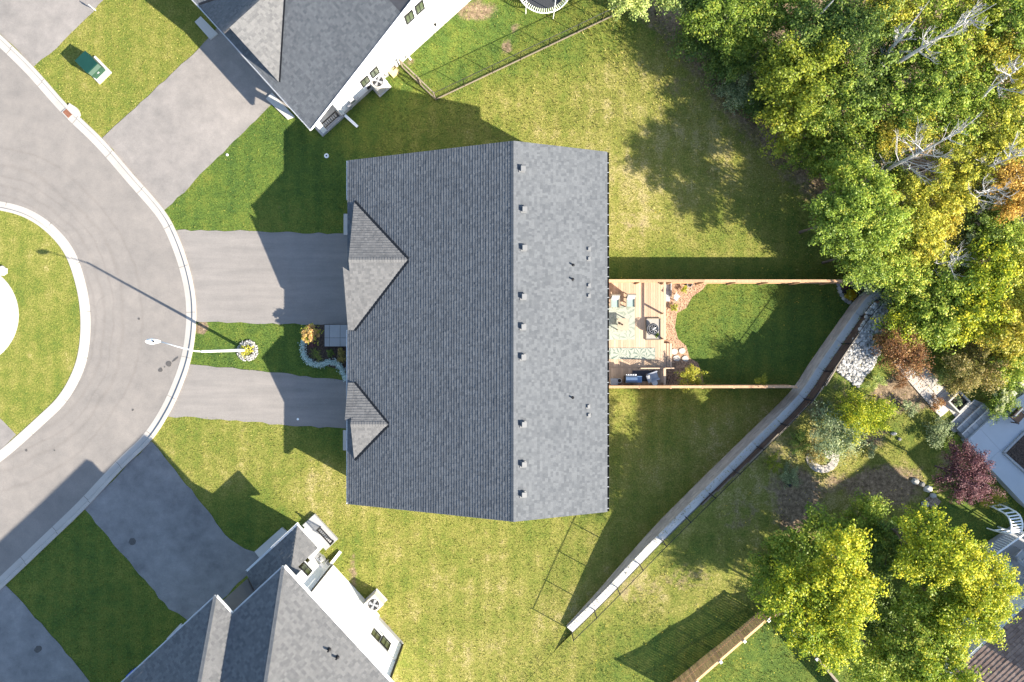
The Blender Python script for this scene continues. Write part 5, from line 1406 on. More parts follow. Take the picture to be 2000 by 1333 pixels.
for k in range(4):
    a = k * PI / 2 + .5; e = Vector((math.cos(a), math.sin(a), 0)); mb = MB(); mb.bar(Vector((fp.x, fp.y, DZ + .06)) + e * .26, Vector((fp.x, fp.y, DZ + .26)) + e * .22, .03, .03); part('leg', mb, M_BLACKM, f_)
mb = MB(); cz = DZ + .35
for k in range(5):
    a = k * PI / 5; pts = [(fp.x + math.cos(a) * .33 * math.cos(t), fp.y + math.sin(a) * .33 * math.cos(t), cz + .24 * math.sin(t)) for t in np.linspace(0, PI, 12)]; mb.tube(pts, .011, 5)
for rr_, zz_ in ((.335, 0), (.25, .16)):
    mb.tube([(fp.x + rr_ * math.cos(t), fp.y + rr_ * math.sin(t), cz + zz_) for t in np.linspace(0, 2 * PI, 25)], .012, 5, caps=False)
part('spark_screen', mb, M_GALV, f_)
# patio sofa and folding chair on the mulch
so = P(1301, 569, .3); sf = thing('patio_sofa', 'long white cushioned outdoor sofa beside the deck and upper fence', 'sofa', (so.x, so.y, 0))
mb = MB(); mb.box((so.x, so.y, .17), (.50, 1.22, .10)); part('frame', mb, M_GREYC, sf)
for k, (dy, m) in enumerate(((.36, M_WHITEC), (-.02, M_WHITEC))): mb = MB(); mb.box((so.x - .01, so.y + dy - .12, .28), (.46, .36, .12)); part('seat_cushion', mb, m, sf)
mb = MB(); mb.box((so.x, so.y - .47, .26), (.46, .28, .06)); part('slat_end', mb, M_GREYC, sf)
mb = MB(); mb.box((so.x + .02, so.y + .56, .36), (.5, .09, .42)); part('backrest', mb, M_GREYC, sf)
mb = MB(); mb.box((so.x + .26, so.y + .12, .32), (.05, .9, .34)); part('armrest', mb, M_GREYC, sf)
for sx in (-1, 1):
    for sy in (-1, 1): mb = MB(); mb.box((so.x + sx * .2, so.y + sy * .55, .06), (.05, .05, .12)); part('leg', mb, M_BLACKM, sf)
fc = P(1322, 581, .4); fo = thing('folding_chair', 'small white folding chair tilted on the mulch near the sofa', 'chair', (fc.x, fc.y, 0)); a_ = Vector((.62, .78, 0))
n2 = Vector((-.78, .62, 0))
mb = MB(); mb.box((fc.x, fc.y, .38), (.34, .24, .04), a_); part('seat', mb, M_WHITEC, fo)
mb = MB(); mb.obox(fc - n2 * -.2 + Vector((0, 0, .22)), a_ * .16, n2 * .02, Vector((0, 0, .2)) + n2 * .03); part('backrest', mb, M_WHITEC, fo)
for sx in (-1, 1):
    for sy in (-1, 1): mb = MB(); q = fc + a_ * sx * .18; mb.bar((q.x + n2.x * sy * .15, q.y + n2.y * sy * .15, 0), (q.x - n2.x * sy * .12, q.y - n2.y * sy * .12, .37), .025, .025); part('leg', mb, M_GALV, fo)
def pot(px, py, z, r_, h, mat, label, plant=None):
    q = P(px, py, z + h); o = thing('plant_pot', label, 'pot', (q.x, q.y, z)); c = (q.x, q.y, z)
    mb = MB(); mb.lathe(c, [(r_ * .7, 0), (r_, h), (r_ * 1.08, h), (r_ * 1.08, h + .02), (r_ * .9, h + .02), (r_ * .86, h - .03)], 16); part('body', mb, mat, o)
    mb = MB(); mb.lathe((c[0], c[1], z + h - .04), [(r_ * .86, 0), (r_ * .86, .015)], 12); part('soil', mb, M_SOIL, o)
    if plant: m_, _ = crown_mesh('plant', r_ * 1.2, .8, 12, 14, .09, 5); link('plant', m_, LEAF[plant], o, (0, 0, h + r_ * .6))
    return o
pot(1347, 556, 0, .15, .3, M_GALV, 'dark bucket shaped pot on the mulch by the upper fence')
pot(1210, 744, DZ, .13, .32, M_WHITEP, 'round white pot beside the grey storage box on the deck')
pot(1283, 655, DZ + .06, .09, .2, M_BLACKM, 'small dark pot with trailing plant beside the fire pit', 'dark')
st = P(1279, 748, DZ + .5); s_ = thing('side_table', 'small round white side table by the lower deck fence', 'table', (st.x, st.y, DZ))
mb = MB(); mb.lathe((st.x, st.y, DZ + .47), [(.17, 0), (.17, .025)], 20); part('tabletop', mb, M_WHITEP, s_)
mb = MB(); mb.lathe((st.x, st.y, DZ), [(.11, 0), (.11, .02), (.025, .03), (.025, .47)], 12); part('pedestal', mb, M_WHITEP, s_)
bq = P(1233, 742, DZ + .8); bb = thing('barbecue', 'blue grey gas barbecue with side shelf on the deck', 'barbecue', (bq.x, bq.y, DZ))
M_STEEL = mat_simple('blue_steel', (.16, .23, .34), .3, .1, metallic=.4)
mb = MB(); mb.box((bq.x, bq.y, DZ + .42), (.62, .42, .74)); part('cart', mb, M_BLACKM, bb)
mb = MB(); n = 9
prof = [(.22 * math.cos(t), .20 * math.sin(t)) for t in np.linspace(0, PI, n)]
L_ = [(bq.x - .33, bq.y + y, DZ + .80 + z) for y, z in prof]; R_ = [(bq.x + .33, bq.y + y, DZ + .80 + z) for y, z in prof]
for i in range(n - 1): mb.face([L_[i], R_[i], R_[i + 1], L_[i + 1]])
mb.face(L_); mb.face(R_[::-1]); part('lid', mb, M_STEEL, bb)
mb = MB(); mb.box((bq.x + .48, bq.y + .02, DZ + .79), (.28, .38, .03)); part('side_shelf', mb, M_STEEL, bb)
mb = MB(); mb.box((bq.x, bq.y + .28, DZ + .78), (.6, .08, .05)); part('front_panel', mb, M_TRIM, bb)
for k in range(4): mb = MB(); mb.lathe((bq.x - .22 + k * .14, bq.y + .29, DZ + .805), [(.03, 0), (.025, .02)], 8); part('knob', mb, M_BLACKM, bb)
mb = MB(); mb.bar((bq.x - .25, bq.y + .25, DZ + .9), (bq.x + .25, bq.y + .25, DZ + .9), .025, .025); part('handle', mb, M_GALV, bb)
gb_ = P(1200, 746, DZ + .5); go = thing('storage_box', 'grey lidded storage box at the house end of the lower fence', 'box', (gb_.x, gb_.y, DZ))
mb = MB(); mb.box((gb_.x, gb_.y, DZ + .24), (.38, .34, .44)); part('body', mb, M_GREYC, go); mb = MB(); mb.box((gb_.x, gb_.y, DZ + .49), (.42, .38, .05)); part('lid', mb, M_GREYC, go)
armchair(1275, 736, DZ, 1.9, 'grey garden chair beside the charcoal mat on the deck', .5, M_GREYC, M_GALV)
ts = P(1303, 742, .2); tsd = thing('garden_trellis', 'dark folded trellis leaning on mulch beside the deck corner', 'trellis', (ts.x, ts.y, 0))
for k in range(3): mb = MB(); mb.bar((ts.x - .15 + k * .12, ts.y - .3, .02), (ts.x - .2 + k * .18, ts.y + .25, .5), .025, .025); part('bar', mb, M_BLACKM, tsd)
mb = MB(); mb.bar((ts.x - .2, ts.y + .0, .28), (ts.x + .1, ts.y + .0, .28), .025, .025); part('cross_bar', mb, M_BLACKM, tsd)

# mulch beds and stepping stones
sheet('mulch_bed', [(1294, 549), (1385, 549), (1372, 566), (1352, 580), (1340, 602), (1322, 612), (1318, 640), (1324, 662), (1340, 676), (1347, 700), (1362, 708), (1372, 730), (1374, 752), (1294, 753)], M_MULCH, .03, .05, 50)
for i, (x, y, a) in enumerate(((1317, 687, 14), (1332, 686, 13), (1321, 700, 13), (1338, 701, 13))):
    q = P(x, y); mb = MB(); mb.prism([p + Vector((0, 0, .07)) for p in blob(q, .20, 60 + i, 11, 1.0, .9)], .06)
    single('stepping_stone', mb, M_WHITESTONE, ('pale stepping stone touching the deck step', 'pale stepping stone nearest the green back lawn', 'lower pale stepping stone beside the deck step', 'half shaded pale stepping stone beside the lawn')[i], 'stepping stone', q, 'stepping stones by the deck')

# ------------------------------------------------------------------ vegetation
CROWN = {}
def get_crown(R, small_leaf=False):
    cls = min((.35, .6, 1.0, 1.5, 2.1, 2.9), key=lambda q: abs(math.log(q / R)))
    k = (cls, random.randrange(3), small_leaf)
    if k not in CROWN:
        ncl = {.35: 14, .6: 28, 1.0: 52, 1.5: 90, 2.1: 140, 2.9: 200}[cls]; per = {.35: 30, .6: 38, 1.0: 46, 1.5: 52, 2.1: 58, 2.9: 64}[cls]
        lf = {.35: .07, .6: .085, 1.0: .10, 1.5: .115, 2.1: .125, 2.9: .135}[cls]; per = int(per * 1.9)
        if small_leaf: lf *= .7; per = int(per * 1.7)
        CROWN[k] = crown_mesh('crown_leaves', cls, .78, ncl, per, lf, hash((cls, k[1])) % 1000 + k[1], clump=.21 if cls > 1 else .32, lobes=.5)
    return CROWN[k], cls
def limbs(mb, base, cc, R, r, n=7, thick=1.0):
    top = cc + Vector((0, 0, R * .25))
    h = (top - base).length; rad = (.035 + .028 * R) * thick
    mid = base.lerp(top, .5) + Vector((r.uniform(-.15, .15) * R * .5, r.uniform(-.15, .15) * R * .5, 0))
    mb.tube([base - Vector((0, 0, .15)), base + Vector((0, 0, .1 * h)), mid, top], [rad * 1.35, rad, rad * .75, rad * .25], 7)
    for k in range(n):
        a = 2 * PI * k / n + r.uniform(-.4, .4); t = r.uniform(.35, .8); s = base.lerp(top, t) if t > .5 else base.lerp(mid, t * 2)
        e = cc + Vector((math.cos(a) * R * r.uniform(.6, .9), math.sin(a) * R * r.uniform(.6, .9), r.uniform(-.1, .6) * R))
        m = s.lerp(e, .5) + Vector((0, 0, .12 * R))
        mb.tube([s, m, e], [rad * .45, rad * .28, rad * .08], 5)
def tree(px, py, rpx, zc, key, label, cat='tree', group=None, name='broadleaf_tree', base=None, small_leaf=False, thick=1.0, flat=1.0):
    c = P(px, py, zc); R = rpx * (CAM_H - zc) / FPX
    if base is None:
        bz = zlawn(c.x, c.y)
        d, s = seg_info(np.array([c.x]), np.array([c.y]), [p.xy for p in WP]); 
    else: bz = base
    o = thing(name, label, cat, (c.x, c.y, bz), group)
    (m, cl_), cls = get_crown(R, small_leaf)
    cr = bpy.data.objects.new('crown', m); col.objects.link(cr); cr.parent = o; cr.location = (0, 0, zc - bz)
    s = R / cls; cr.scale = (s * random.uniform(.93, 1.07), s * random.uniform(.93, 1.07), s * flat); cr.rotation_euler = (0, 0, random.uniform(0, 6.28))
    if len(m.materials) == 0: m.materials.append(None)
    cr.material_slots[0].link = 'OBJECT'; cr.material_slots[0].material = LEAF[key]
    mb = MB(); limbs(mb, Vector((c.x, c.y, bz)), c, R, random, 7 if R > 1 else 5, thick); part('trunk', mb, M_BARK, o)
    return o
FOREST = [
 (1228, -22, 48, 3.2, 'pale', 'pale green tree overhanging the end of the chain link fence'),
 (1300, -18, 42, 2.6, 'pale', 'pale green tree at the top edge left of the dark woods'),
 (1375, 5, 55, 2.4, 'dark', 'dark green tree at the top edge beside the pale tree'),
 (1360, 68, 40, 1.2, 'dark', 'small dark green tree at the shaded forest edge near the fence'),
 (1432, 40, 62, 2.8, 'mid', 'leafy green tree second in from the upper forest corner'),
 (1408, 118, 40, .8, 'dark', 'low dark tree above the shaded bank of the woods'),
 (1462, 108, 48, 1.4, 'dark', 'dark rounded tree left of the long grey bare trunk'),
 (1520, 18, 55, 3.2, 'mid', 'green tree at the top edge left of the grey leaning trunk'),
 (1440, 175, 34, .5, 'greygreen', 'pale grey green bush tree on the shaded bank'),
 (1484, 190, 36, .4, 'dark', 'low dark tree tucked beneath the big olive crown'),
 (1565, 150, 80, 3.6, 'olive', 'big olive green tree bulging out over the bank'),
 (1545, 232, 58, 2.4, 'olive', 'lower olive tree with yellow spots above the bank'),
 (1608, 60, 62, 4.0, 'dark', 'dark green tree directly behind the grey leaning trunk'),
 (1628, 205, 66, 3.6, 'mid', 'mid green tree right of the big olive crown'),
 (1680, 60, 66, 4.6, 'dark', 'deep green tree behind the small white dead snag'),
 (1690, 165, 62, 4.0, 'dark', 'deep green tree below the small white dead snag'),
 (1592, 300, 48, 1.6, 'mid', 'green tree at the bend of the forest edge'),
 (1668, 290, 56, 3.0, 'mid', 'green tree above the bright lime crown'),
 (1745, 15, 44, 5.2, 'yellow', 'small yellow crown at the very top edge of the woods'),
 (1770, 95, 60, 4.4, 'mid', 'green tree crossed by the longest white dead trunk'),
 (1760, 215, 62, 4.2, 'mid', 'green tree below the longest white dead trunk'),
 (1838, 50, 60, 5.2, 'lime', 'lime tinged tree behind the longest dead trunk near the top'),
 (1835, 165, 58, 4.8, 'mid', 'green tree in the middle between two dead trunks'),
 (1905, 30, 58, 5.6, 'olive', 'olive tree near the top right corner'),
 (1975, 40, 60, 5.8, 'mid', 'green tree filling the top right corner'),
 (1945, 95, 40, 5.4, 'gold', 'bright gold tree near the top right corner'),
 (1890, 130, 52, 4.8, 'lime', 'lime tree left of the bright gold crown'),
 (1995, 150, 50, 5.4, 'yellow', 'yellow tree cut by the right edge near the top'),
 (1925, 190, 44, 4.8, 'lime', 'lime green tree above the right dead trunk'),
 (1868, 245, 55, 4.4, 'lime', 'lime green tree left of the right dead trunk'),
 (1740, 262, 30, 4.2, 'gold', 'small gold crown left of the spreading dead branches'),
 (1790, 250, 36, 4.4, 'yellow', 'yellow crown just above the spreading dead branches'),
 (1672, 345, 50, 4.6, 'lime', 'bright lime tree at the sunlit forest edge'),
 (1720, 330, 46, 3.0, 'mid', 'green tree between the lime crown and dead branches'),
 (1952, 270, 54, 4.8, 'yellow', 'bright yellow tree by the right edge above the orange crown'),
 (1885, 320, 52, 4.4, 'yellow', 'yellow green tree under the right dead branches'),
 (1998, 255, 44, 5.0, 'lime', 'lime tree cut by the right edge'),
 (1848, 372, 48, 4.2, 'yellow', 'yellow tree in the middle of the woods'),
 (1640, 425, 56, 5.2, 'mid', 'mid green tree standing out towards the lawn'),
 (1705, 415, 56, 5.4, 'lime', 'lime green tree behind the outstanding edge tree'),
 (1770, 400, 48, 3.8, 'yellow', 'yellow tree below the spreading dead branches'),
 (1985, 375, 50, 4.8, 'orange', 'orange tree at the right edge of the woods'),
 (1925, 425, 56, 3.2, 'dark', 'dark shaded tree left of the orange crown'),
 (1680, 495, 52, 4.6, 'mid', 'green tree over the end of the upper yard fence'),
 (1742, 482, 50, 3.8, 'lime', 'lime tree right of the fence end trees'),
 (1800, 462, 52, 4.0, 'yellow', 'yellow leaved tree in the lower middle of the woods'),
 (1842, 425, 36, 3.8, 'gold', 'small gold tinted tree beside the dark gap'),
 (1724, 545, 44, 2.2, 'greygreen', 'grey green tree leaning over the end of the block wall'),
 (1762, 545, 54, 3.2, 'lime', 'lime yellow tree above the river stone bed'),
 (1822, 540, 50, 3.2, 'lime', 'lime tree with bare twigs beside the yellow one'),
 (1870, 500, 48, 2.6, 'greygreen', 'dull grey green tree in the dark lower gap'),
 (1968, 470, 48, 3.8, 'lime', 'lime tree at the right edge below the orange crown'),
 (1930, 540, 62, 4.0, 'ash', 'broad yellow green tree at right below the dark gap'),
 (1992, 560, 50, 4.2, 'yellow', 'yellow tree at the right edge above the garden'),
 (1850, 598, 58, 3.4, 'lime', 'lime green tree above the brown garden shrubs'),
 (1905, 620, 56, 3.8, 'ash', 'yellow green tree above the garden with orange tips'),
 (1975, 640, 58, 4.0, 'gold', 'golden orange tree at the right edge above the patio'),
 (1762, 630, 34, 2.9, 'ash', 'small bright yellow tree beside the river stone bed'),
 (1805, 640, 38, 3.0, 'lime', 'small lime tree above the rust coloured shrub'),
 (1980, 700, 44, 3.6, 'lime', 'lime tree at the right edge over the patio corner'),
]
for t in FOREST: tree(*t, group='trees of the woods')
# garden plants of the neighbour
def shrub(px, py, rpx, h, key, label, name='shrub', cat='shrub', z=None, flat=1.0, small=True, spike=False):
    g = G(px, py) if z is None else P(px, py, z)
    zc = g.z + h * .55
    return tree(px, py, rpx, zc, key, label, cat, None, name, g.z, small, .6, flat)
shrub(1678, 812, 50, 1.9, 'ash', 'spiky bright yellow green shrub in the neighbour garden', flat=1.2)
shrub(1632, 850, 40, 2.2, 'greygreen', 'grey green rounded shrub beside the spiky yellow one')
shrub(1590, 882, 22, 1.0, 'brownolive', 'small golden brown shrub inside the flagstone arc')
shrub(1565, 866, 20, .9, 'dark', 'small dark green shrub next to the golden brown one')
shrub(1768, 690, 40, 1.5, 'rust', 'rust brown shrub beside the river stone bed')
shrub(1742, 660, 28, 1.3, 'rust', 'small dark rust shrub under the bright yellow tree')
shrub(1718, 662, 12, .9, 'dark', 'tiny dark green bush at the edge of the river stones')
shrub(1790, 706, 18, .8, 'greygreen', 'sparse grey green plant at the top of the paver path')
shrub(1900, 718, 50, 2.2, 'brownolive', 'large round olive brown shrub above the stone steps')
shrub(1955, 715, 34, 2.0, 'ash', 'yellow green shrub behind the large olive brown one')
shrub(1846, 735, 17, .7, 'pale', 'low pale shrub between the paver path and planter box')
shrub(1952, 784, 28, 2.0, 'mid', 'leafy hydrangea with pale green blooms beside the stone steps')
shrub(1986, 752, 18, .9, 'pale', 'small pale shrub by the patio corner at right')
shrub(1885, 928, 52, 4.9, 'burgundy', 'round dark burgundy tree casting a long shadow on the grass', 'ornamental_tree', 'tree', flat=.9)
shrub(1930, 968, 24, .9, 'gold', 'golden low shrub beside the burgundy tree')
shrub(1832, 842, 24, .6, 'greygreen', 'wispy pale bush at the foot of the stone steps')
shrub(1542, 930, 18, .5, 'greygreen', 'thin low bush left of the flagstone arc')
shrub(1565, 1222, 26, 1.2, 'mid', 'green bush at the lower fence under the big yellow tree')
shrub(1955, 990, 10, .5, 'greygreen', 'tiny grey green tuft beside the white arbor', 'garden_plant', 'plant')
def blooms(px, py, rpx, h, key, n, size, z0, parent_label, leaf):
    pass
# big yellow-green trees of the lower right
BIG = [(1578, 1062, 58, 4.6, 'mid', 'green upper left crown of the yellowing trees by the lower garden'),
       (1512, 1112, 50, 4.0, 'mid', 'leftmost green crown overhanging the corner of the lower wooden fence'),
       (1556, 1165, 62, 6.7, 'ash', 'yellow green tree behind the corner of the lower wooden fence'),
       (1645, 1110, 62, 7.5, 'ash', 'tall bright yellow tree left of the dark central gap'),
       (1652, 1185, 56, 7.3, 'ash', 'bright yellow crown directly below the tall yellow tree'),
       (1608, 1242, 56, 6.9, 'ash', 'yellow tree above the bright lower lawn corner'),
       (1684, 1022, 46, 3.6, 'mid', 'mid green tree below the flagstone arc'),
       (1728, 1205, 66, 3.6, 'dark', 'dark low tree in the gap between the yellow crowns'),
       (1735, 1075, 46, 4.2, 'dark', 'dark green crown at the top of the central gap'),
       (1798, 1062, 56, 7.1, 'ash', 'yellow green tree below the burgundy tree shadow'),
       (1868, 1092, 56, 7.9, 'ash', 'bright yellow tree beside the white arbor deck'),
       (1930, 1150, 50, 7.9, 'ash', 'bright yellow tree reaching over the round table deck'),
       (1900, 1205, 58, 7.7, 'ash', 'yellow tree overhanging the brown roof corner'),
       (1820, 1160, 62, 6.3, 'lime', 'broad lime tree between yellow crowns at lower right'),
       (1800, 1250, 62, 6.9, 'lime', 'lime tree in the lower middle of the yellow crowns'),
       (1745, 1300, 60, 6.7, 'lime', 'lime tree at the bottom edge right of the fence run'),
       (1838, 1310, 52, 7.5, 'ash', 'yellow tree overlapping the brown roof at the bottom edge'),
       (1702, 1305, 44, 4.4, 'mid', 'green tree at the bottom edge beside the fence run')]
for t in BIG:
    q = P(t[0], t[1], t[3]); tree(*t, group='big yellowing trees of the lower garden', base=znb(q.x, q.y))
# shade trees standing right of the frame (their shadows fall into it)
for (x, y, rm, zc) in ((2180, 930, 85, 8.0), (2120, 820, 70, 7.0)):
    pass

# dead trees
def dead_tree(pa, za, pb_, zb, label, seed, spread=1.0, bare=False, rad=.11, nb_=14):
    a = P(*pa, za); b = P(*pb_, zb); r = random.Random(seed)
    d = (b - a).normalized(); base = a - d * ((a.z - zlawn(a.x, a.y)) / max(d.z, .3))
    o = thing('dead_tree', label, 'dead tree', base, 'bare dead trees in the woods')
    mb = MB(); L = (b - base).length
    pts = [base.lerp(b, t) + Vector((r.uniform(-.12, .12), r.uniform(-.12, .12), 0)) * (1 if 0 < t < 1 else 0) for t in (0, .25, .5, .75, 1)]
    mb.tube(pts, [rad * 1.4, rad * 1.1, rad * .85, rad * .5, rad * .12], 8); part('trunk', mb, M_DEADBARK, o)
    if bare: return o
    def branch(mb, s, dr, L, rad, depth):
        q = [s]; cur = s; dd = dr.copy()
        for k in range(4):
            dd = (dd + Vector((r.uniform(-.28, .28), r.uniform(-.28, .28), r.uniform(-.05, .25)))).normalized(); cur = cur + dd * L / 4; q.append(cur)
        mb.tube(q, [rad, rad * .8, rad * .6, rad * .5, rad * .22], 5)
        if depth > 0:
            for k in range(r.randint(3, 5)):
                i = r.randint(1, 3); e = (dd + Vector((r.uniform(-1, 1), r.uniform(-1, 1), r.uniform(-.1, .6)))).normalized()
                branch(mb, q[i], e, L * r.uniform(.35, .6), rad * .55, depth - 1)
    for k in range(int(nb_ * 1.5)):
        t = r.uniform(.38, .97); s = base.lerp(b, t); ang = r.uniform(0, 6.28)
        e = Vector((math.cos(ang), math.sin(ang), r.uniform(.2, .8))).normalized()
        bm_ = MB(); branch(bm_, s, e, r.uniform(.8, 2.0) * spread * (1.25 - t * .7), rad * .30, 2)
        part('branch', bm_, M_DEADBARK, o)
    return o
dead_tree((1725, 140), 3.5, (1945, 8), 11.6, 'longest white dead trunk slanting to the top edge', 1, 1.0, rad=.13, nb_=18)
dead_tree((1735, 100), 5.0, (1815, 2), 10.0, 'small white dead snag left of the longest dead trunk', 2, .8, nb_=9)
dead_tree((1905, 205), 4.5, (2010, 118), 9.5, 'white dead trunk near the right edge beside the gold crowns', 3, 1.0, nb_=13)
dead_tree((1760, 318), 4.8, (1880, 255), 9.5, 'spreading white dead tree in the middle of the woods', 4, 1.3, nb_=14)
dead_tree((1925, 330), 4.6, (2010, 295), 8.6, 'bare dead tree above the orange crown at right', 5, 1.2, nb_=12)
dead_tree((1890, 400), 3.5, (1945, 362), 7.6, 'short dead tree between the dark gap and the orange crown', 6, .9, nb_=10)
dead_tree((1822, 520), 3.0, (1880, 505), 6.6, 'small twiggy dead tree above the yellow garden trees', 7, .9, rad=.07, nb_=12)
dead_tree((1548, 72), 2.0, (1640, -12), 6.5, 'bare grey trunk leaning across the dark green crowns', 8, bare=True, rad=.12)

# undergrowth under the woods
r_ = np.random.default_rng(3); n = 34000
qx = r_.uniform(6, 38, n); qy = r_.uniform(-4, 24, n); zz_, dd_ = ravine(qx, qy)
k = dd_ > r_.uniform(.6, 3.2, n); qx, qy, zz_, dd_ = qx[k], qy[k], zz_[k], dd_[k]
inside = np.array([True] * len(qx))
cl_t = np.sin(qx * 1.9 + 1.3 * np.sin(qy * 1.2)) * np.sin(qy * 1.7 + qx * .4)
hgt = r_.uniform(0, 1, len(qx)) * np.clip(.35 + .9 * cl_t, .1, 1.2)
k = cl_t > r_.uniform(-.9, .4, len(qx)); qx, qy, zz_, hgt, cl_t = qx[k], qy[k], zz_[k], hgt[k], cl_t[k]
nr = np.stack([r_.normal(size=len(qx)) * .5, r_.normal(size=len(qx)) * .5, np.ones(len(qx))], -1); nr /= np.linalg.norm(nr, axis=1, keepdims=True)
v, t = leaf_cloud(np.stack([qx, qy, zz_ + hgt + .03], -1), nr, r_.uniform(.09, .2, len(qx)), np.clip(r_.uniform(0, .6, len(qx)) + .2 * cl_t, 0, 1), r_)
ug = link('undergrowth', quads_mesh('undergrowth', v, t), LEAF['dark']); ug['kind'] = 'stuff'

# front garden bed between the two driveways
sheet('front_bed', [(592, 640), (634, 634), (690, 636), (690, 742), (674, 742), (664, 722), (640, 716), (606, 712), (594, 690), (590, 668)], M_SOIL, .028, .03, 51)
def bloom_bush(px, py, z, R, leafkey, petalkey, nb_, br, label, name='hydrangea', cat='shrub'):
    q = P(px, py, z + R * .6); o = thing(name, label, cat, (q.x, q.y, z))
    m_, _ = crown_mesh('foliage', R, .7, 22, 30, .10, int(px)); link('foliage', m_, LEAF[leafkey], o, (0, 0, R * .6))
    r = np.random.default_rng(int(py)); pm, _ = crown_mesh('bloom', br, .75, 14, 12, br * .55, int(py), clump=.4)
    for k in range(nb_):
        d = r.normal(size=3); d[2] = abs(d[2]) * .8 + .2; d /= np.linalg.norm(d); d *= R * r.uniform(.8, 1.02)
        b = bpy.data.objects.new('bloom', pm); col.objects.link(b); b.parent = o; b.location = (d[0], d[1], R * .6 + d[2] * .75); s = r.uniform(.7, 1.2); b.scale = (s, s, s); b.rotation_euler = (0, 0, r.uniform(0, 6))
        if len(pm.materials) == 0: pm.materials.append(LEAF[petalkey])
    mb = MB()
    for k in range(6):
        a = k * PI / 3; mb.tube([(q.x, q.y, 0.0 if z < 1 else z - .6), (q.x + math.cos(a) * R * .35, q.y + math.sin(a) * R * .35, z + R * .6)], [.02, .01], 5)
    part('stem', mb, M_BARK, o)
    return o
bloom_bush(606, 652, .78, .50, 'yellow', 'cream', 40, .10, 'yellow and pink blooming hydrangea in the front garden bed')
bloom_bush(1952, 783, G(1948, 780).z + .95, .66, 'mid', 'creamgreen', 20, .12, 'round pale flower heads rising above the leafy bush by the steps')
hp = smooth_path([Vector((x, y, 0)) for x, y in ((592, 668), (593, 690), (600, 703), (612, 711), (627, 713), (641, 709), (655, 709), (665, 717), (671, 728), (676, 741))], 8)
hg_ = thing('border_hedge', 'curved silver leaved border hedge around the front garden bed', 'hedge', P(612, 710))
pos = []; rr_ = np.random.default_rng(8)
for q in hp:
    w = P(q.x, q.y, .1)
    for k in range(34): pos.append((w.x + rr_.normal() * .085, w.y + rr_.normal() * .085, .05 + rr_.uniform(0, .2)))
pos = np.array(pos); nr = rr_.normal(size=pos.shape) * .5 + np.array([0, 0, .8]); nr /= np.linalg.norm(nr, axis=1, keepdims=True)
v, t = leaf_cloud(pos - np.array(hg_.location), nr, rr_.uniform(.06, .11, len(pos)), rr_.uniform(0, 1, len(pos)), rr_)
link('foliage', quads_mesh('foliage', v, t), LEAF['silver'], hg_)
mb = MB(); mb.tube([P(q.x, q.y, 0) + Vector((0, 0, .05)) for q in hp], .025, 5); part('stem', mb, M_BARK, hg_)
def fern(px, py, z, L, n, key, label):
    q = P(px, py, z); o = thing('fern', label, 'fern', q)
    fr = MB(); r = random.Random(int(px))
    vs_, tn = [], []
    for k in range(n):
        a = 2 * PI * k / n + r.uniform(-.2, .2); e = Vector((math.cos(a), math.sin(a), 0)); sd_ = Vector((-e.y, e.x, 0))
        for j in range(9):
            t = (j + 1) / 9; c = e * L * t + Vector((0, 0, .22 * math.sin(t * 2.2))); w = L * .28 * (1 - t * .75)
            for s in (-1, 1):
                b0 = c; b1 = c + sd_ * s * w + e * L * .10; m1 = c + sd_ * s * w * .5 + e * L * .085; m2 = c + sd_ * s * w * .5 + e * L * .01
                vs_ += [b0, m2, b1, m1]; tn.append(r.random())
    link('fronds', quads_mesh('fronds', np.array([tuple(x) for x in vs_]), np.array(tn)), LEAF[key], o)
    mb = MB(); mb.lathe((0, 0, 0), [(.04, -.02), (.03, .06)], 6); part('stem', mb, M_BARK, o, local=True)
    return o
fern(617, 690, .06, .34, 10, 'mid', 'bright green fern in the dark front garden bed')
fern(624, 700, .06, .26, 8, 'mid', 'smaller green fern beside the silver border hedge')
shrub(668, 694, 12, .5, 'brownolive', 'small twiggy bush against the house front', z=.03)
shrub(611, 670, 8, .3, 'burgundy', 'small dark red plant below the hydrangea', z=.03)
shrub(645, 690, 7, .3, 'dark', 'tiny dark plant in the middle of the front bed', z=.03)
# back yard plants
shrub(1350, 736, 21, 1.7, 'yellow', 'bright yellow shrub on the mulch by the lower yard fence', z=.02)
shrub(1337, 565, 6, .35, 'ash', 'tiny yellow green plant beside the upper fence mulch', z=.02, name='garden_plant', cat='plant')
shrub(1317, 601, 7, .35, 'ash', 'tiny yellow green plant below the white folding chair', z=.02, name='garden_plant', cat='plant')
shrub(1485, 744, 11, 1.9, 'yellow', 'small pale yellow shrub at the lower yard fence', z=.02)
mc = P(1648, 570); sheet('corner_bed', [(1636, 556), (1690, 552), (1692, 566), (1672, 588), (1655, 590), (1642, 578)], M_SOIL, .03, .03, 52)
o = bloom_bush(1661, 577, .05, .26, 'yellow', 'mum', 30, .07, 'round yellow mum in the far corner of the yard', 'flowering_plant', 'flower')
eg = thing('stone_edging', 'curved grey stone edging around the corner flower bed', 'edging', mc)
for i, (x, y) in enumerate(((1637, 556), (1638, 563), (1640, 570), (1643, 577), (1647, 583), (1652, 588), (1658, 591))):
    mb = MB(); mb.prism([q + Vector((0, 0, .09)) for q in blob(P(x, y), .12, 90 + i, 8)], .09, random.random()); part('stone', mb, M_STONE, eg)
pot(1650, 559, .03, .16, .3, mat_simple('terracotta', (.16, .06, .05), .8, .15), 'dark red pot in the far corner bed behind the mum')

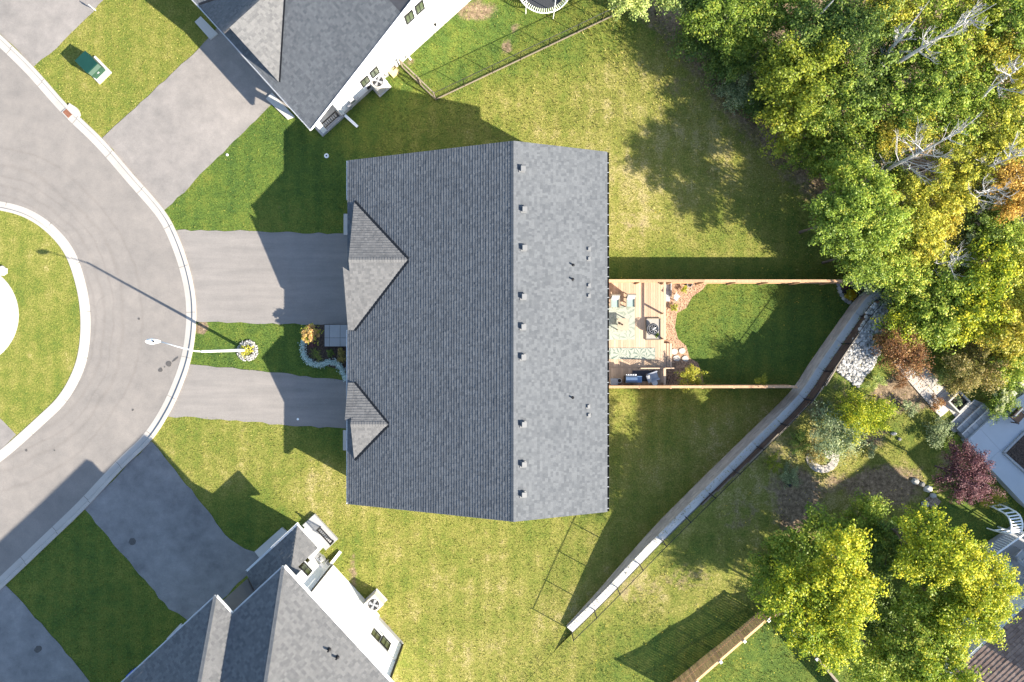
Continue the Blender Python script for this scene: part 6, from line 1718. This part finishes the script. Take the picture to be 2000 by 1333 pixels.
# ------------------------------------------------------------------ neighbour's garden features
def gz(px, py, dz=0): q = G(px, py); return q + Vector((0, 0, dz))
sb = thing('river_stone_bed', 'bed of rounded pale river stones behind the block wall', 'stone bed', gz(1680, 670))
poly = [(1700, 596), (1728, 590), (1738, 622), (1734, 655), (1716, 690), (1700, 722), (1674, 756), (1632, 722), (1655, 684), (1680, 640)]
mb = MB(); mb.face([gz(x, y, .02) for x, y in poly]); part('bed_base', mb, M_SOIL, sb)
def in_poly(x, y, pl):
    c = np.zeros(np.shape(x), bool); j = len(pl) - 1
    for i in range(len(pl)):
        xi, yi = pl[i]; xj, yj = pl[j]
        c ^= ((yi > y) != (yj > y)) & (x < (xj - xi) * (y - yi) / (yj - yi + 1e-12) + xi); j = i
    return c
rr = random.Random(12); mb = MB(); cnt = 0
while cnt < 1150:
    x, y = rr.uniform(1630, 1740), rr.uniform(588, 758)
    if in_poly(np.array([x]), np.array([y]), poly)[0]:
        q = gz(x, y, .04); pebble(mb, q, rr.uniform(.06, .135), rr, .75); cnt += 1
part('stones', mb, M_STONE, sb, stuff=True)
# flagstone arc
fa_ = thing('flagstone_arc', 'half ring of pale flagstones around the small golden shrub', 'paving', gz(1605, 898))
fcn = (1606, 893)
for i in range(11):
    a0, a1 = math.radians(-20 + i * 20.5), math.radians(-20 + (i + 1) * 20.5 - 1.5)
    pts = [(fcn[0] + rr2 * math.cos(a), fcn[1] + rr2 * .95 * math.sin(a)) for rr2, a in ((17, a0), (32, a0), (32.5, (a0 + a1) / 2), (32, a1), (17, a1))]
    mb = MB(); mb.prism([gz(*p, .07 + random.uniform(0, .015)) for p in pts], .07, random.random()); part('flagstone', mb, M_FLAG, fa_)
for i, (x, y) in enumerate(((1612, 884), (1622, 882), (1618, 892))):
    mb = MB(); mb.prism([gz(*((x + 5.5 * math.cos(t), y + 4.5 * math.sin(t))), .055) for t in np.linspace(0, 6.28, 7)[:-1]], .05, random.random()); part('flagstone', mb, M_FLAG, fa_)
# paver path
pth = thing('paver_path', 'path of pale stone slabs leading to the garden steps', 'path', gz(1800, 775))
A0, A1 = Vector((1742, 708)), Vector((1862, 846)); dv = (A1 - A0).normalized(); nv = Vector((-dv.y, dv.x))
for i in range(9):
    for j in range(2):
        w0, w1 = (0, 22) if j == 0 else (22.8, 44)
        s = A0 + dv * (i * 20.5 + (7 if j else 0)); e = s + dv * 19.8
        if i > 5 and j == 0 and i % 2: continue
        mb = MB(); mb.prism([gz(*(s - nv * w0 + dv * 0 + Vector((20, -6)) * 0), .06), gz(*(e - nv * w0), .06), gz(*(e - nv * w1), .06), gz(*(s - nv * w1), .06)], .05, random.random()); part('slab', mb, M_FLAG, pth)
# square planter
pc_ = gz(1866, 784); pl2 = thing('planter_box', 'square light framed raised planter beside the stone steps', 'planter', pc_)
e1 = Vector((.70, -.71, 0)); e2 = Vector((.71, .70, 0)); hs = .42
for (c, ax_) in ((e1 * hs, e2), (-e1 * hs, e2), (e2 * hs, e1), (-e2 * hs, e1)):
    mb = MB(); mb.box(pc_ + c + Vector((0, 0, .2)), (hs * 2 + .07 if ax_ is e2 else hs * 2 - .09, .085, .4), ax_); part('frame_side', mb, M_WHITESTONE, pl2)
mb = MB(); mb.box(pc_ + Vector((0, 0, .12)), (hs * 1.85, hs * 1.85, .24), e1); part('soil', mb, M_SOIL, pl2)
m_, _ = crown_mesh('plant', .3, .5, 12, 20, .09, 9); link('plant', m_, LEAF['greygreen'], pl2, (0, 0, .28))
# steps and patio
zt = G(1890, 840).z
stp = thing('garden_steps', 'three dark block steps rising to the blue shaded patio', 'steps', gz(1900, 825))
lines = [((1858, 826), (1904, 781)), ((1869, 838), (1922, 788)), ((1879, 849), (1932, 799)), ((1889, 861), (1941, 812))]
for k in range(3):
    (a, b), (c, d_) = lines[k], lines[k + 1]
    z = zt + .14 * (k + 1)
    for j in range(6):
        t0, t1 = j / 6 + .004, (j + 1) / 6 - .004
        q = [Vector(a).lerp(Vector(b), t0), Vector(a).lerp(Vector(b), t1), Vector(c).lerp(Vector(d_), t1), Vector(c).lerp(Vector(d_), t0)]
        mb = MB(); mb.prism([P(x.x, x.y, z) for x in q], .14 * (k + 1) + .02, random.random()); part('step_block', mb, M_SLAB, stp)
    mb = MB(); mb.bar(P(*a, z + .016), P(*b, z + .016), .07, .02); part('nosing', mb, M_CAP, stp)
pz = zt + .56
pat = MB(); pat.prism([P(x, y, pz) for x, y in ((1889, 861), (1941, 812), (1960, 795), (2080, 720), (2200, 900), (2080, 1050), (2000, 985), (1925, 905))], .6)
patio = structure('patio', pat, mat_simple('patio_concrete', (.40, .42, .44), .85, .06, 1.2, fine=45))
for (a, b) in (((1915, 838), (1958, 885)), ((1958, 885), (2010, 935)), ((1958, 885), (2010, 838)), ((1925, 905), (1966, 870))):
    mb = MB(); mb.bar(P(*a, pz + .003), P(*b, pz + .003), .015, .006); part('joint', mb, M_SLAB, patio)
rbd = thing('raised_bed', 'dark square soil bed let into the blue shaded patio', 'planter', P(1985, 890, pz))
mb = MB(); mb.prism([P(1960, 885, pz + .06), P(2003, 842, pz + .06), P(2050, 890, pz + .06), P(2005, 925, pz + .06)], .06); part('soil', mb, M_SOIL, rbd)
for (a, b) in (((1960, 885), (2003, 842)), ((2005, 925), (1960, 885))): mb = MB(); mb.bar(P(*a, pz + .06), P(*b, pz + .06), .12, .12); part('frame_side', mb, M_SLAB, rbd)
armchair(1986, 812, pz, .8, 'brown wicker chair on the patio at the right edge', .7, mat_simple('brown_cushion', (.12, .075, .05), .9, .2), M_TIMBER)
for i, (x, y, w) in enumerate(((1998, 745, .5), (1958, 745, .4), (1975, 770, .4))):
    mb = MB(); mb.box(P(x, y, pz + .2), (w, .3, .3), (.7, .7, 0)); single('stone_block', mb, M_WHITESTONE, ('pale stone block at the right edge beside the pale shrub', 'pale stone block behind the hydrangea', 'pale stone block between patio and pale shrub')[i], 'stone block', P(x, y, pz))
# rocks
rr = random.Random(21)
ROCKS = [(1787, 940, .22, 'pale rock at the tip of the narrow shaded border'), (1800, 946, .2, 'second pale rock in the narrow shaded border'), (1812, 955, .24, 'larger pale rock in the narrow shaded border'), (1822, 968, .2, 'pale rock at the lower end of the shaded border'), (1806, 985, .2, 'grey rock in the dark soil below the border'), (1722, 795, .18, 'dark little rock beside the bare earth mound'), (1745, 847, .16, 'pale round rock in the shade below the spiky shrub'), (1756, 858, .14, 'smaller pale rock in the shade below the spiky shrub')]
for x, y, r0, lab in ROCKS:
    q = gz(x, y); mb = MB(); pebble(mb, (0, 0, .06), r0, rr, .6); o = single('rock', mb, M_STONE, lab, 'rock', (0, 0, 0)); o.location = q
sh = thing('soil_patch', 'dark slab like patch of soil at the end of the shaded border', 'flower bed', gz(1820, 980))
mb = MB(); mb.prism([gz(x, y, .04) for x, y in ((1806, 975), (1822, 965), (1838, 980), (1822, 998))], .04); part('soil', mb, M_BARE, sh)
# garden lamps
for (x, y, lab) in ((1535, 945, 'short dark garden light on the grass beside bare earth'), (1697, 773, 'short dark garden light beside the bare earth mound')):
    q = gz(x, y); o = thing('garden_light', lab, 'garden light', q)
    mb = MB(); mb.tube([q, q + Vector((0, 0, .55))], .03, 8); part('post', mb, M_BLACKM, o); mb = MB(); mb.lathe(q + Vector((0, 0, .55)), [(.05, 0), (.09, .06), (.10, .07), (.03, .12)], 10); part('lamp_head', mb, M_BLACKM, o)
# white arbor
f1, f2_ = gz(1922, 984), gz(1928, 1032); ar = thing('garden_arbor', 'white arched garden arbor with slats near the right edge', 'arbor', (f1 + f2_) / 2)
sp2 = f2_ - f1; wdt = Vector((-sp2.y, sp2.x, 0)).normalized()
if wdt.x < 0: wdt = -wdt
wdt = wdt * .62
def arch_pts(off):
    out = []
    for t in np.linspace(0, 1, 15):
        q = f1.lerp(f2_, .5 - .5 * math.cos(PI * t)); out.append(q + off + Vector((0, 0, min(1.35, 4.2 * min(t, 1 - t) * 1.35) * 1.0 + .75 * math.sin(PI * t))))
    return out
pa1, pa2 = arch_pts(Vector()), arch_pts(wdt)
for q in (pa1, pa2):
    mb = MB(); mb.tube(q, .045, 6); part('hoop', mb, M_TRIM, ar)
for i in range(1, 14):
    mb = MB(); mb.bar(pa1[i], pa2[i], .07, .03); part('slat', mb, M_TRIM, ar)
# side deck with white railing, folded umbrella, table
dkz = znb(*P(1950, 1100, 2.2).xy) + .35
sd2_ = thing('side_deck', 'grey shaded deck with white slatted railing beside the arbor', 'deck', P(1960, 1110, dkz - .35))
mb = MB(); mb.prism([P(x, y, dkz) for x, y in ((1900, 1085), (1982, 1030), (2120, 1130), (2020, 1250), (1915, 1185))], .3); part('deck_surface', mb, M_SLAB, sd2_)
def rail_run(a, b, z, parent):
    a = P(*a, z); b = P(*b, z); L = (b - a).length; n = int(L / .16)
    mb = MB(); mb.bar(a + Vector((0, 0, .95)), b + Vector((0, 0, .95)), .08, .05); part('top_rail', mb, M_TRIM, parent)
    for k in range(n + 1): mb = MB(); q = a.lerp(b, k / n); mb.bar(q + Vector((0, 0, .05)), q + Vector((0, 0, .93)), .05, .03); part('baluster', mb, M_TRIM, parent)
rail_run((1903, 1087), (1980, 1033), dkz, sd2_); rail_run((1982, 1033), (2040, 1075), dkz, sd2_)
q = P(1958, 1112, dkz + .7); rt = thing('round_table', 'round glass patio table on the shaded side deck', 'table', (q.x, q.y, dkz))
mb = MB(); mb.lathe((q.x, q.y, dkz + .68), [(.6, 0), (.6, .025)], 28); part('tabletop', mb, mat_simple('blue_glass', (.25, .33, .38), .1, .1), rt)
mb = MB(); mb.lathe((q.x, q.y, dkz), [(.25, 0), (.25, .03), (.05, .05), (.05, .68)], 12); part('pedestal', mb, M_GALV, rt)
um = thing('folded_umbrella', 'closed white patio umbrella rising through the round table', 'umbrella', (q.x, q.y, dkz))
mb = MB(); mb.tube([(q.x, q.y, dkz), (q.x, q.y, dkz + 2.3)], .022, 8); part('pole', mb, M_GALV, um)
mb = MB(); mb.tube([(q.x, q.y, dkz + .95), (q.x, q.y, dkz + 1.2), (q.x, q.y, dkz + 1.9), (q.x, q.y, dkz + 2.35)], [.14, .13, .08, .02], 9); part('canopy', mb, M_WHITEC, um)
armchair(1991, 1085, dkz, 2.4, 'pale chair on the shaded side deck', .5, M_WHITEC, M_GALV)

# brown roofed house at the lower right
H4 = thing('brown_roof_house', 'house with brown shingle roof and white gutter at bottom right', 'house', P(2050, 1330, 0))
g0 = 1.7; e0, e1_ = P(1862, 1317, 5.0), P(2030, 1161, 5.0); ed = (e1_ - e0).normalized(); ei = Vector((-ed.y, ed.x, 0)); ei = ei if ei.x * 1 + ei.y * -1 > 0 else -ei
ea = e0 - ed * .8
def L4(s, t, z): return Vector((ea.x, ea.y, z)) + ed * s + ei * t
LL = (e1_ - ea).length; D4 = 4.2
rp = [L4(0, 0, 5.0), L4(LL, 0, 5.0), L4(LL, D4, 5.0 + MS * D4), L4(0, D4, 5.0 + MS * D4)]
s4 = MB(); shingles(s4, [rp], ed, exposure=.19, seed=71); d4 = MB(); d4.prism([q - Vector((0, 0, .01)) for q in rp], .16)
part('roof_deck', d4, M_FASCIA, H4); part('roof_shingles', s4, M_SHINGLE_BROWN, H4, stuff=True)
g4 = MB(); gutter(g4, L4(0, -.002, 4.97), L4(LL, -.002, 4.97), -ei, .13); part('gutter', g4, M_TRIM, H4)
w4 = MB(); w4.face([L4(0, .4, g0), L4(LL - .4, .4, g0), L4(LL - .4, .4, 4.9), L4(0, .4, 4.9)]); w4.face([L4(LL - .4, .4, g0), L4(LL - .4, D4, g0), L4(LL - .4, D4, 6.4), L4(LL - .4, .4, 4.9)])
UH = 10.2; u0, u1_ = LL - .7, LL + 3.8  # unseen upper block, sized for the straight-edged shadow it throws on the garden
for (a, b) in ((L4(u0, D4, 0), L4(u1_, D4, 0)), (L4(u1_, D4, 0), L4(u1_, D4 + 8, 0)), (L4(u1_, D4 + 8, 0), L4(u0, D4 + 8, 0)), (L4(u0, D4 + 8, 0), L4(u0, D4, 0))):
    w4.face([a + Vector((0, 0, g0)), b + Vector((0, 0, g0)), b + Vector((0, 0, UH)), a + Vector((0, 0, UH))])
part('wall', w4, M_SIDING, H4)
q0, q1 = P(2054, 1045), P(2230, 880); wd_ = (q1 - q0).normalized(); wi_ = Vector((-wd_.y, wd_.x, 0)); wi_ = wi_ if wi_.x > 0 else -wi_
wg = MB(); wg.prism([q + Vector((0, 0, 8.0)) for q in (q0, q1, q1 + wi_ * 3.2, q0 + wi_ * 3.2)], 8.0 - g0); part('shade_wing', wg, M_SIDING, H4)  # unseen block added to keep the sun off the patio
wgr = MB(); wgr.prism([q + Vector((0, 0, 8.15)) for q in (q0 - wi_ * .3 - wd_ * .3, q1 - wi_ * .3 + wd_ * .3, q1 + wi_ * 3.5 + wd_ * .3, q0 + wi_ * 3.5 - wd_ * .3)], .14); part('shade_wing_roof', wgr, M_SHINGLE_BROWN, H4)
ur = MB(); ur.prism([L4(u0 - .4, D4 - .4, UH), L4(u1_ + .4, D4 - .4, UH), L4(u1_ + .4, D4 + 8.4, UH), L4(u0 - .4, D4 + 8.4, UH)], .15); part('upper_roof', ur, M_SHINGLE_BROWN, H4)
for k in range(3): window(H4, L4(LL + .2 + k * 1.4, D4 - .03, 8.2), ed, -ei, 1.0, 1.3)

# ------------------------------------------------------------------ grass blades over the lawns
EXC = [[(p.x * FPX / CAM_H + 1000, 666.5 - p.y * FPX / CAM_H) for p in outp] + [(-600, 1400), (-600, -200)]] + DRIVES + [
    [(712, 332), (1148, 332), (1148, 960), (712, 960)], [(1148, 549), (1296, 549), (1372, 549), (1340, 602), (1318, 640), (1347, 700), (1374, 754), (1148, 754)],
    [(590, 636), (690, 634), (690, 742), (664, 722), (606, 712), (592, 690)]]
NG = 230000
bx = rng.uniform(-31, 31, NG); by = rng.uniform(-21, 21, NG)
sx_ = bx * FPX / CAM_H + 1000; sy_ = 666.5 - by * FPX / CAM_H
ok = np.ones(NG, bool)
jx, jy = rng.normal(0, 1.6, NG), rng.normal(0, 1.6, NG)
for pl_ in EXC: ok &= ~in_poly(sx_ + jx, sy_ + jy, pl_)
wpoly = [(p.x * FPX / CAM_H + 1000, 666.5 - p.y * FPX / CAM_H) for p in WP]
nbp = wpoly[::1] + [(1800, 540), (2600, 500), (2600, 2000), (900, 1500)]
onb = in_poly(sx_, sy_, nbp)
zr_, dd_ = ravine(bx, by)
ok &= (dd_ < rng.uniform(-.2, 3.0, NG))
stx = np.array([p.x + n.x * .3 for p, n, z in st_ext]); sty = np.array([p.y + n.y * .3 for p, n, z in st_ext]); stz = np.array([z for p, n, z in st_ext])
bx, by, onb, zr_, dd_ = bx[ok], by[ok], onb[ok], zr_[ok], dd_[ok]
idx = np.array([int(np.argmin((stx - a) ** 2 + (sty - b) ** 2)) if c else 0 for a, b, c in zip(bx, by, onb)])
dist = np.hypot(stx[idx] - bx, sty[idx] - by)
keep = ~(onb & (dist < .55)); 
bz = np.where(onb, stz[idx], zr_)
bx, by, bz, dd_ = bx[keep], by[keep], bz[keep], dd_[keep]
dryb, dirtb = lawn_attr(bx, by, bz)
k2 = rng.uniform(0, 1, len(bx)) > dirtb * .9
bx, by, bz, dd_, dryb = bx[k2], by[k2], bz[k2], dd_[k2], dryb[k2]
nB = len(bx)
lng = np.where(np.abs(dd_ + .8) < 2.2, 1.9, 1.0) * np.where((bx < 7) & (by > 12.5) & (bx > -8), 1.6, 1.0)
h = rng.uniform(.04, .09, nB) * lng; w_ = rng.uniform(.012, .03, nB); an = rng.uniform(0, 6.28, nB); ln = rng.uniform(.2, 1.4, nB) * h; la = rng.uniform(0, 6.28, nB)
v = np.empty((nB, 3, 3))
v[:, 0] = np.stack([bx - np.cos(an) * w_, by - np.sin(an) * w_, bz - .01], -1)
v[:, 1] = np.stack([bx + np.cos(an) * w_, by + np.sin(an) * w_, bz - .01], -1)
v[:, 2] = np.stack([bx + np.cos(la) * ln, by + np.sin(la) * ln, bz + h], -1)
gmsh = bpy.data.meshes.new('grass_blades')
gmsh.vertices.add(nB * 3); gmsh.vertices.foreach_set('co', v.astype(np.float32).ravel())
gmsh.loops.add(nB * 3); gmsh.loops.foreach_set('vertex_index', np.arange(nB * 3, dtype=np.int32))
gmsh.polygons.add(nB); gmsh.polygons.foreach_set('loop_start', np.arange(0, nB * 3, 3, dtype=np.int32)); gmsh.update(calc_edges=True)
tt_ = np.clip(dryb + rng.normal(0, .22, nB), 0, 1)
c0_ = np.array([.072, .120, .022]); c1_ = np.array([.165, .168, .032]); c2_ = np.array([.30, .255, .085])
cb2 = np.where(tt_[:, None] < .55, c0_ + (c1_ - c0_) * (tt_[:, None] / .55), c1_ + (c2_ - c1_) * ((tt_[:, None] - .55) / .45)) * rng.uniform(.7, 1.3, (nB, 1))
ca = gmsh.color_attributes.new('Col', 'FLOAT_COLOR', 'POINT')
ca.data.foreach_set('color', np.concatenate([np.repeat(cb2, 3, 0), np.ones((nB * 3, 1))], 1).astype(np.float32).ravel())
gb2 = link('grass_blades', gmsh, M_BLADE); gb2['kind'] = 'stuff'

# fallen leaves on the grass near the trees
nL = 5200; r5 = np.random.default_rng(55)
lx = np.concatenate([r5.uniform(5.5, 24, nL // 2), r5.uniform(4, 30, nL - nL // 2)]); ly = np.concatenate([r5.uniform(2, 20, nL // 2), r5.uniform(-20, 3, nL - nL // 2)])
zl_, dl_ = ravine(lx, ly)
lpx = lx * FPX / CAM_H + 1000; lpy = 666.5 - ly * FPX / CAM_H
onl = in_poly(lpx, lpy, nbp)
kk = np.where(onl, r5.uniform(0, 1, nL) < .75, np.exp(-np.maximum(-dl_, 0) / 3.0) > r5.uniform(0, 1, nL))
for pl_ in EXC: kk &= ~in_poly(lpx, lpy, pl_)
lx, ly, onl, zl_ = lx[kk], ly[kk], onl[kk], zl_[kk]
li = np.array([int(np.argmin((stx - a) ** 2 + (sty - b) ** 2)) for a, b in zip(lx, ly)])
k6 = ~onl | (np.hypot(stx[li] - lx, sty[li] - ly) > .6)
lz = np.where(onl, stz[li], zl_) + .08
pos = np.stack([lx, ly, lz], -1)[k6]
nr = r5.normal(size=pos.shape) * .3 + np.array([0, 0, 1.]); nr /= np.linalg.norm(nr, axis=1, keepdims=True)
v, t = leaf_cloud(pos, nr, r5.uniform(.05, .10, len(pos)), r5.uniform(0, 1, len(pos)), r5)
fl_ = link('fallen_leaves', quads_mesh('fallen_leaves', v, t), LEAF['gold']); fl_['kind'] = 'stuff'
for x, y, rr_, h_, key, lab in ((1618, 800, 14, .5, 'greygreen', 'small grey tuft plant above the grey green rounded shrub'), (1712, 745, 13, .5, 'pale', 'pale tuft plant at the foot of the river stone bed'), (1760, 745, 12, .5, 'rust', 'small rust plant on the bare earth mound'), (1738, 800, 12, .5, 'lime', 'small lime plant on the bare earth mound'), (1775, 795, 15, .5, 'greygreen', 'thin grey plant between earth mound and paver path'),
    (1700, 880, 12, .4, 'greygreen', 'small grey plant on the grass right of the flagstone arc'), (1510, 905, 14, .5, 'olive', 'small olive plant on the grass near the block wall'), (1850, 860, 16, .5, 'mid', 'small green plant at the foot of the patio edge'), (1915, 905, 12, .5, 'greygreen', 'small grey plant between patio and burgundy tree'), (1828, 790, 14, .5, 'rust', 'small rust plant left of the square planter box')):
    shrub(x, y, rr_, h_, key, lab, 'garden_plant', 'plant')

for o in bpy.data.objects:
    if o.name.split('.')[0] in ('plant', 'fronds') and o.parent is not None: o['kind'] = 'stuff'
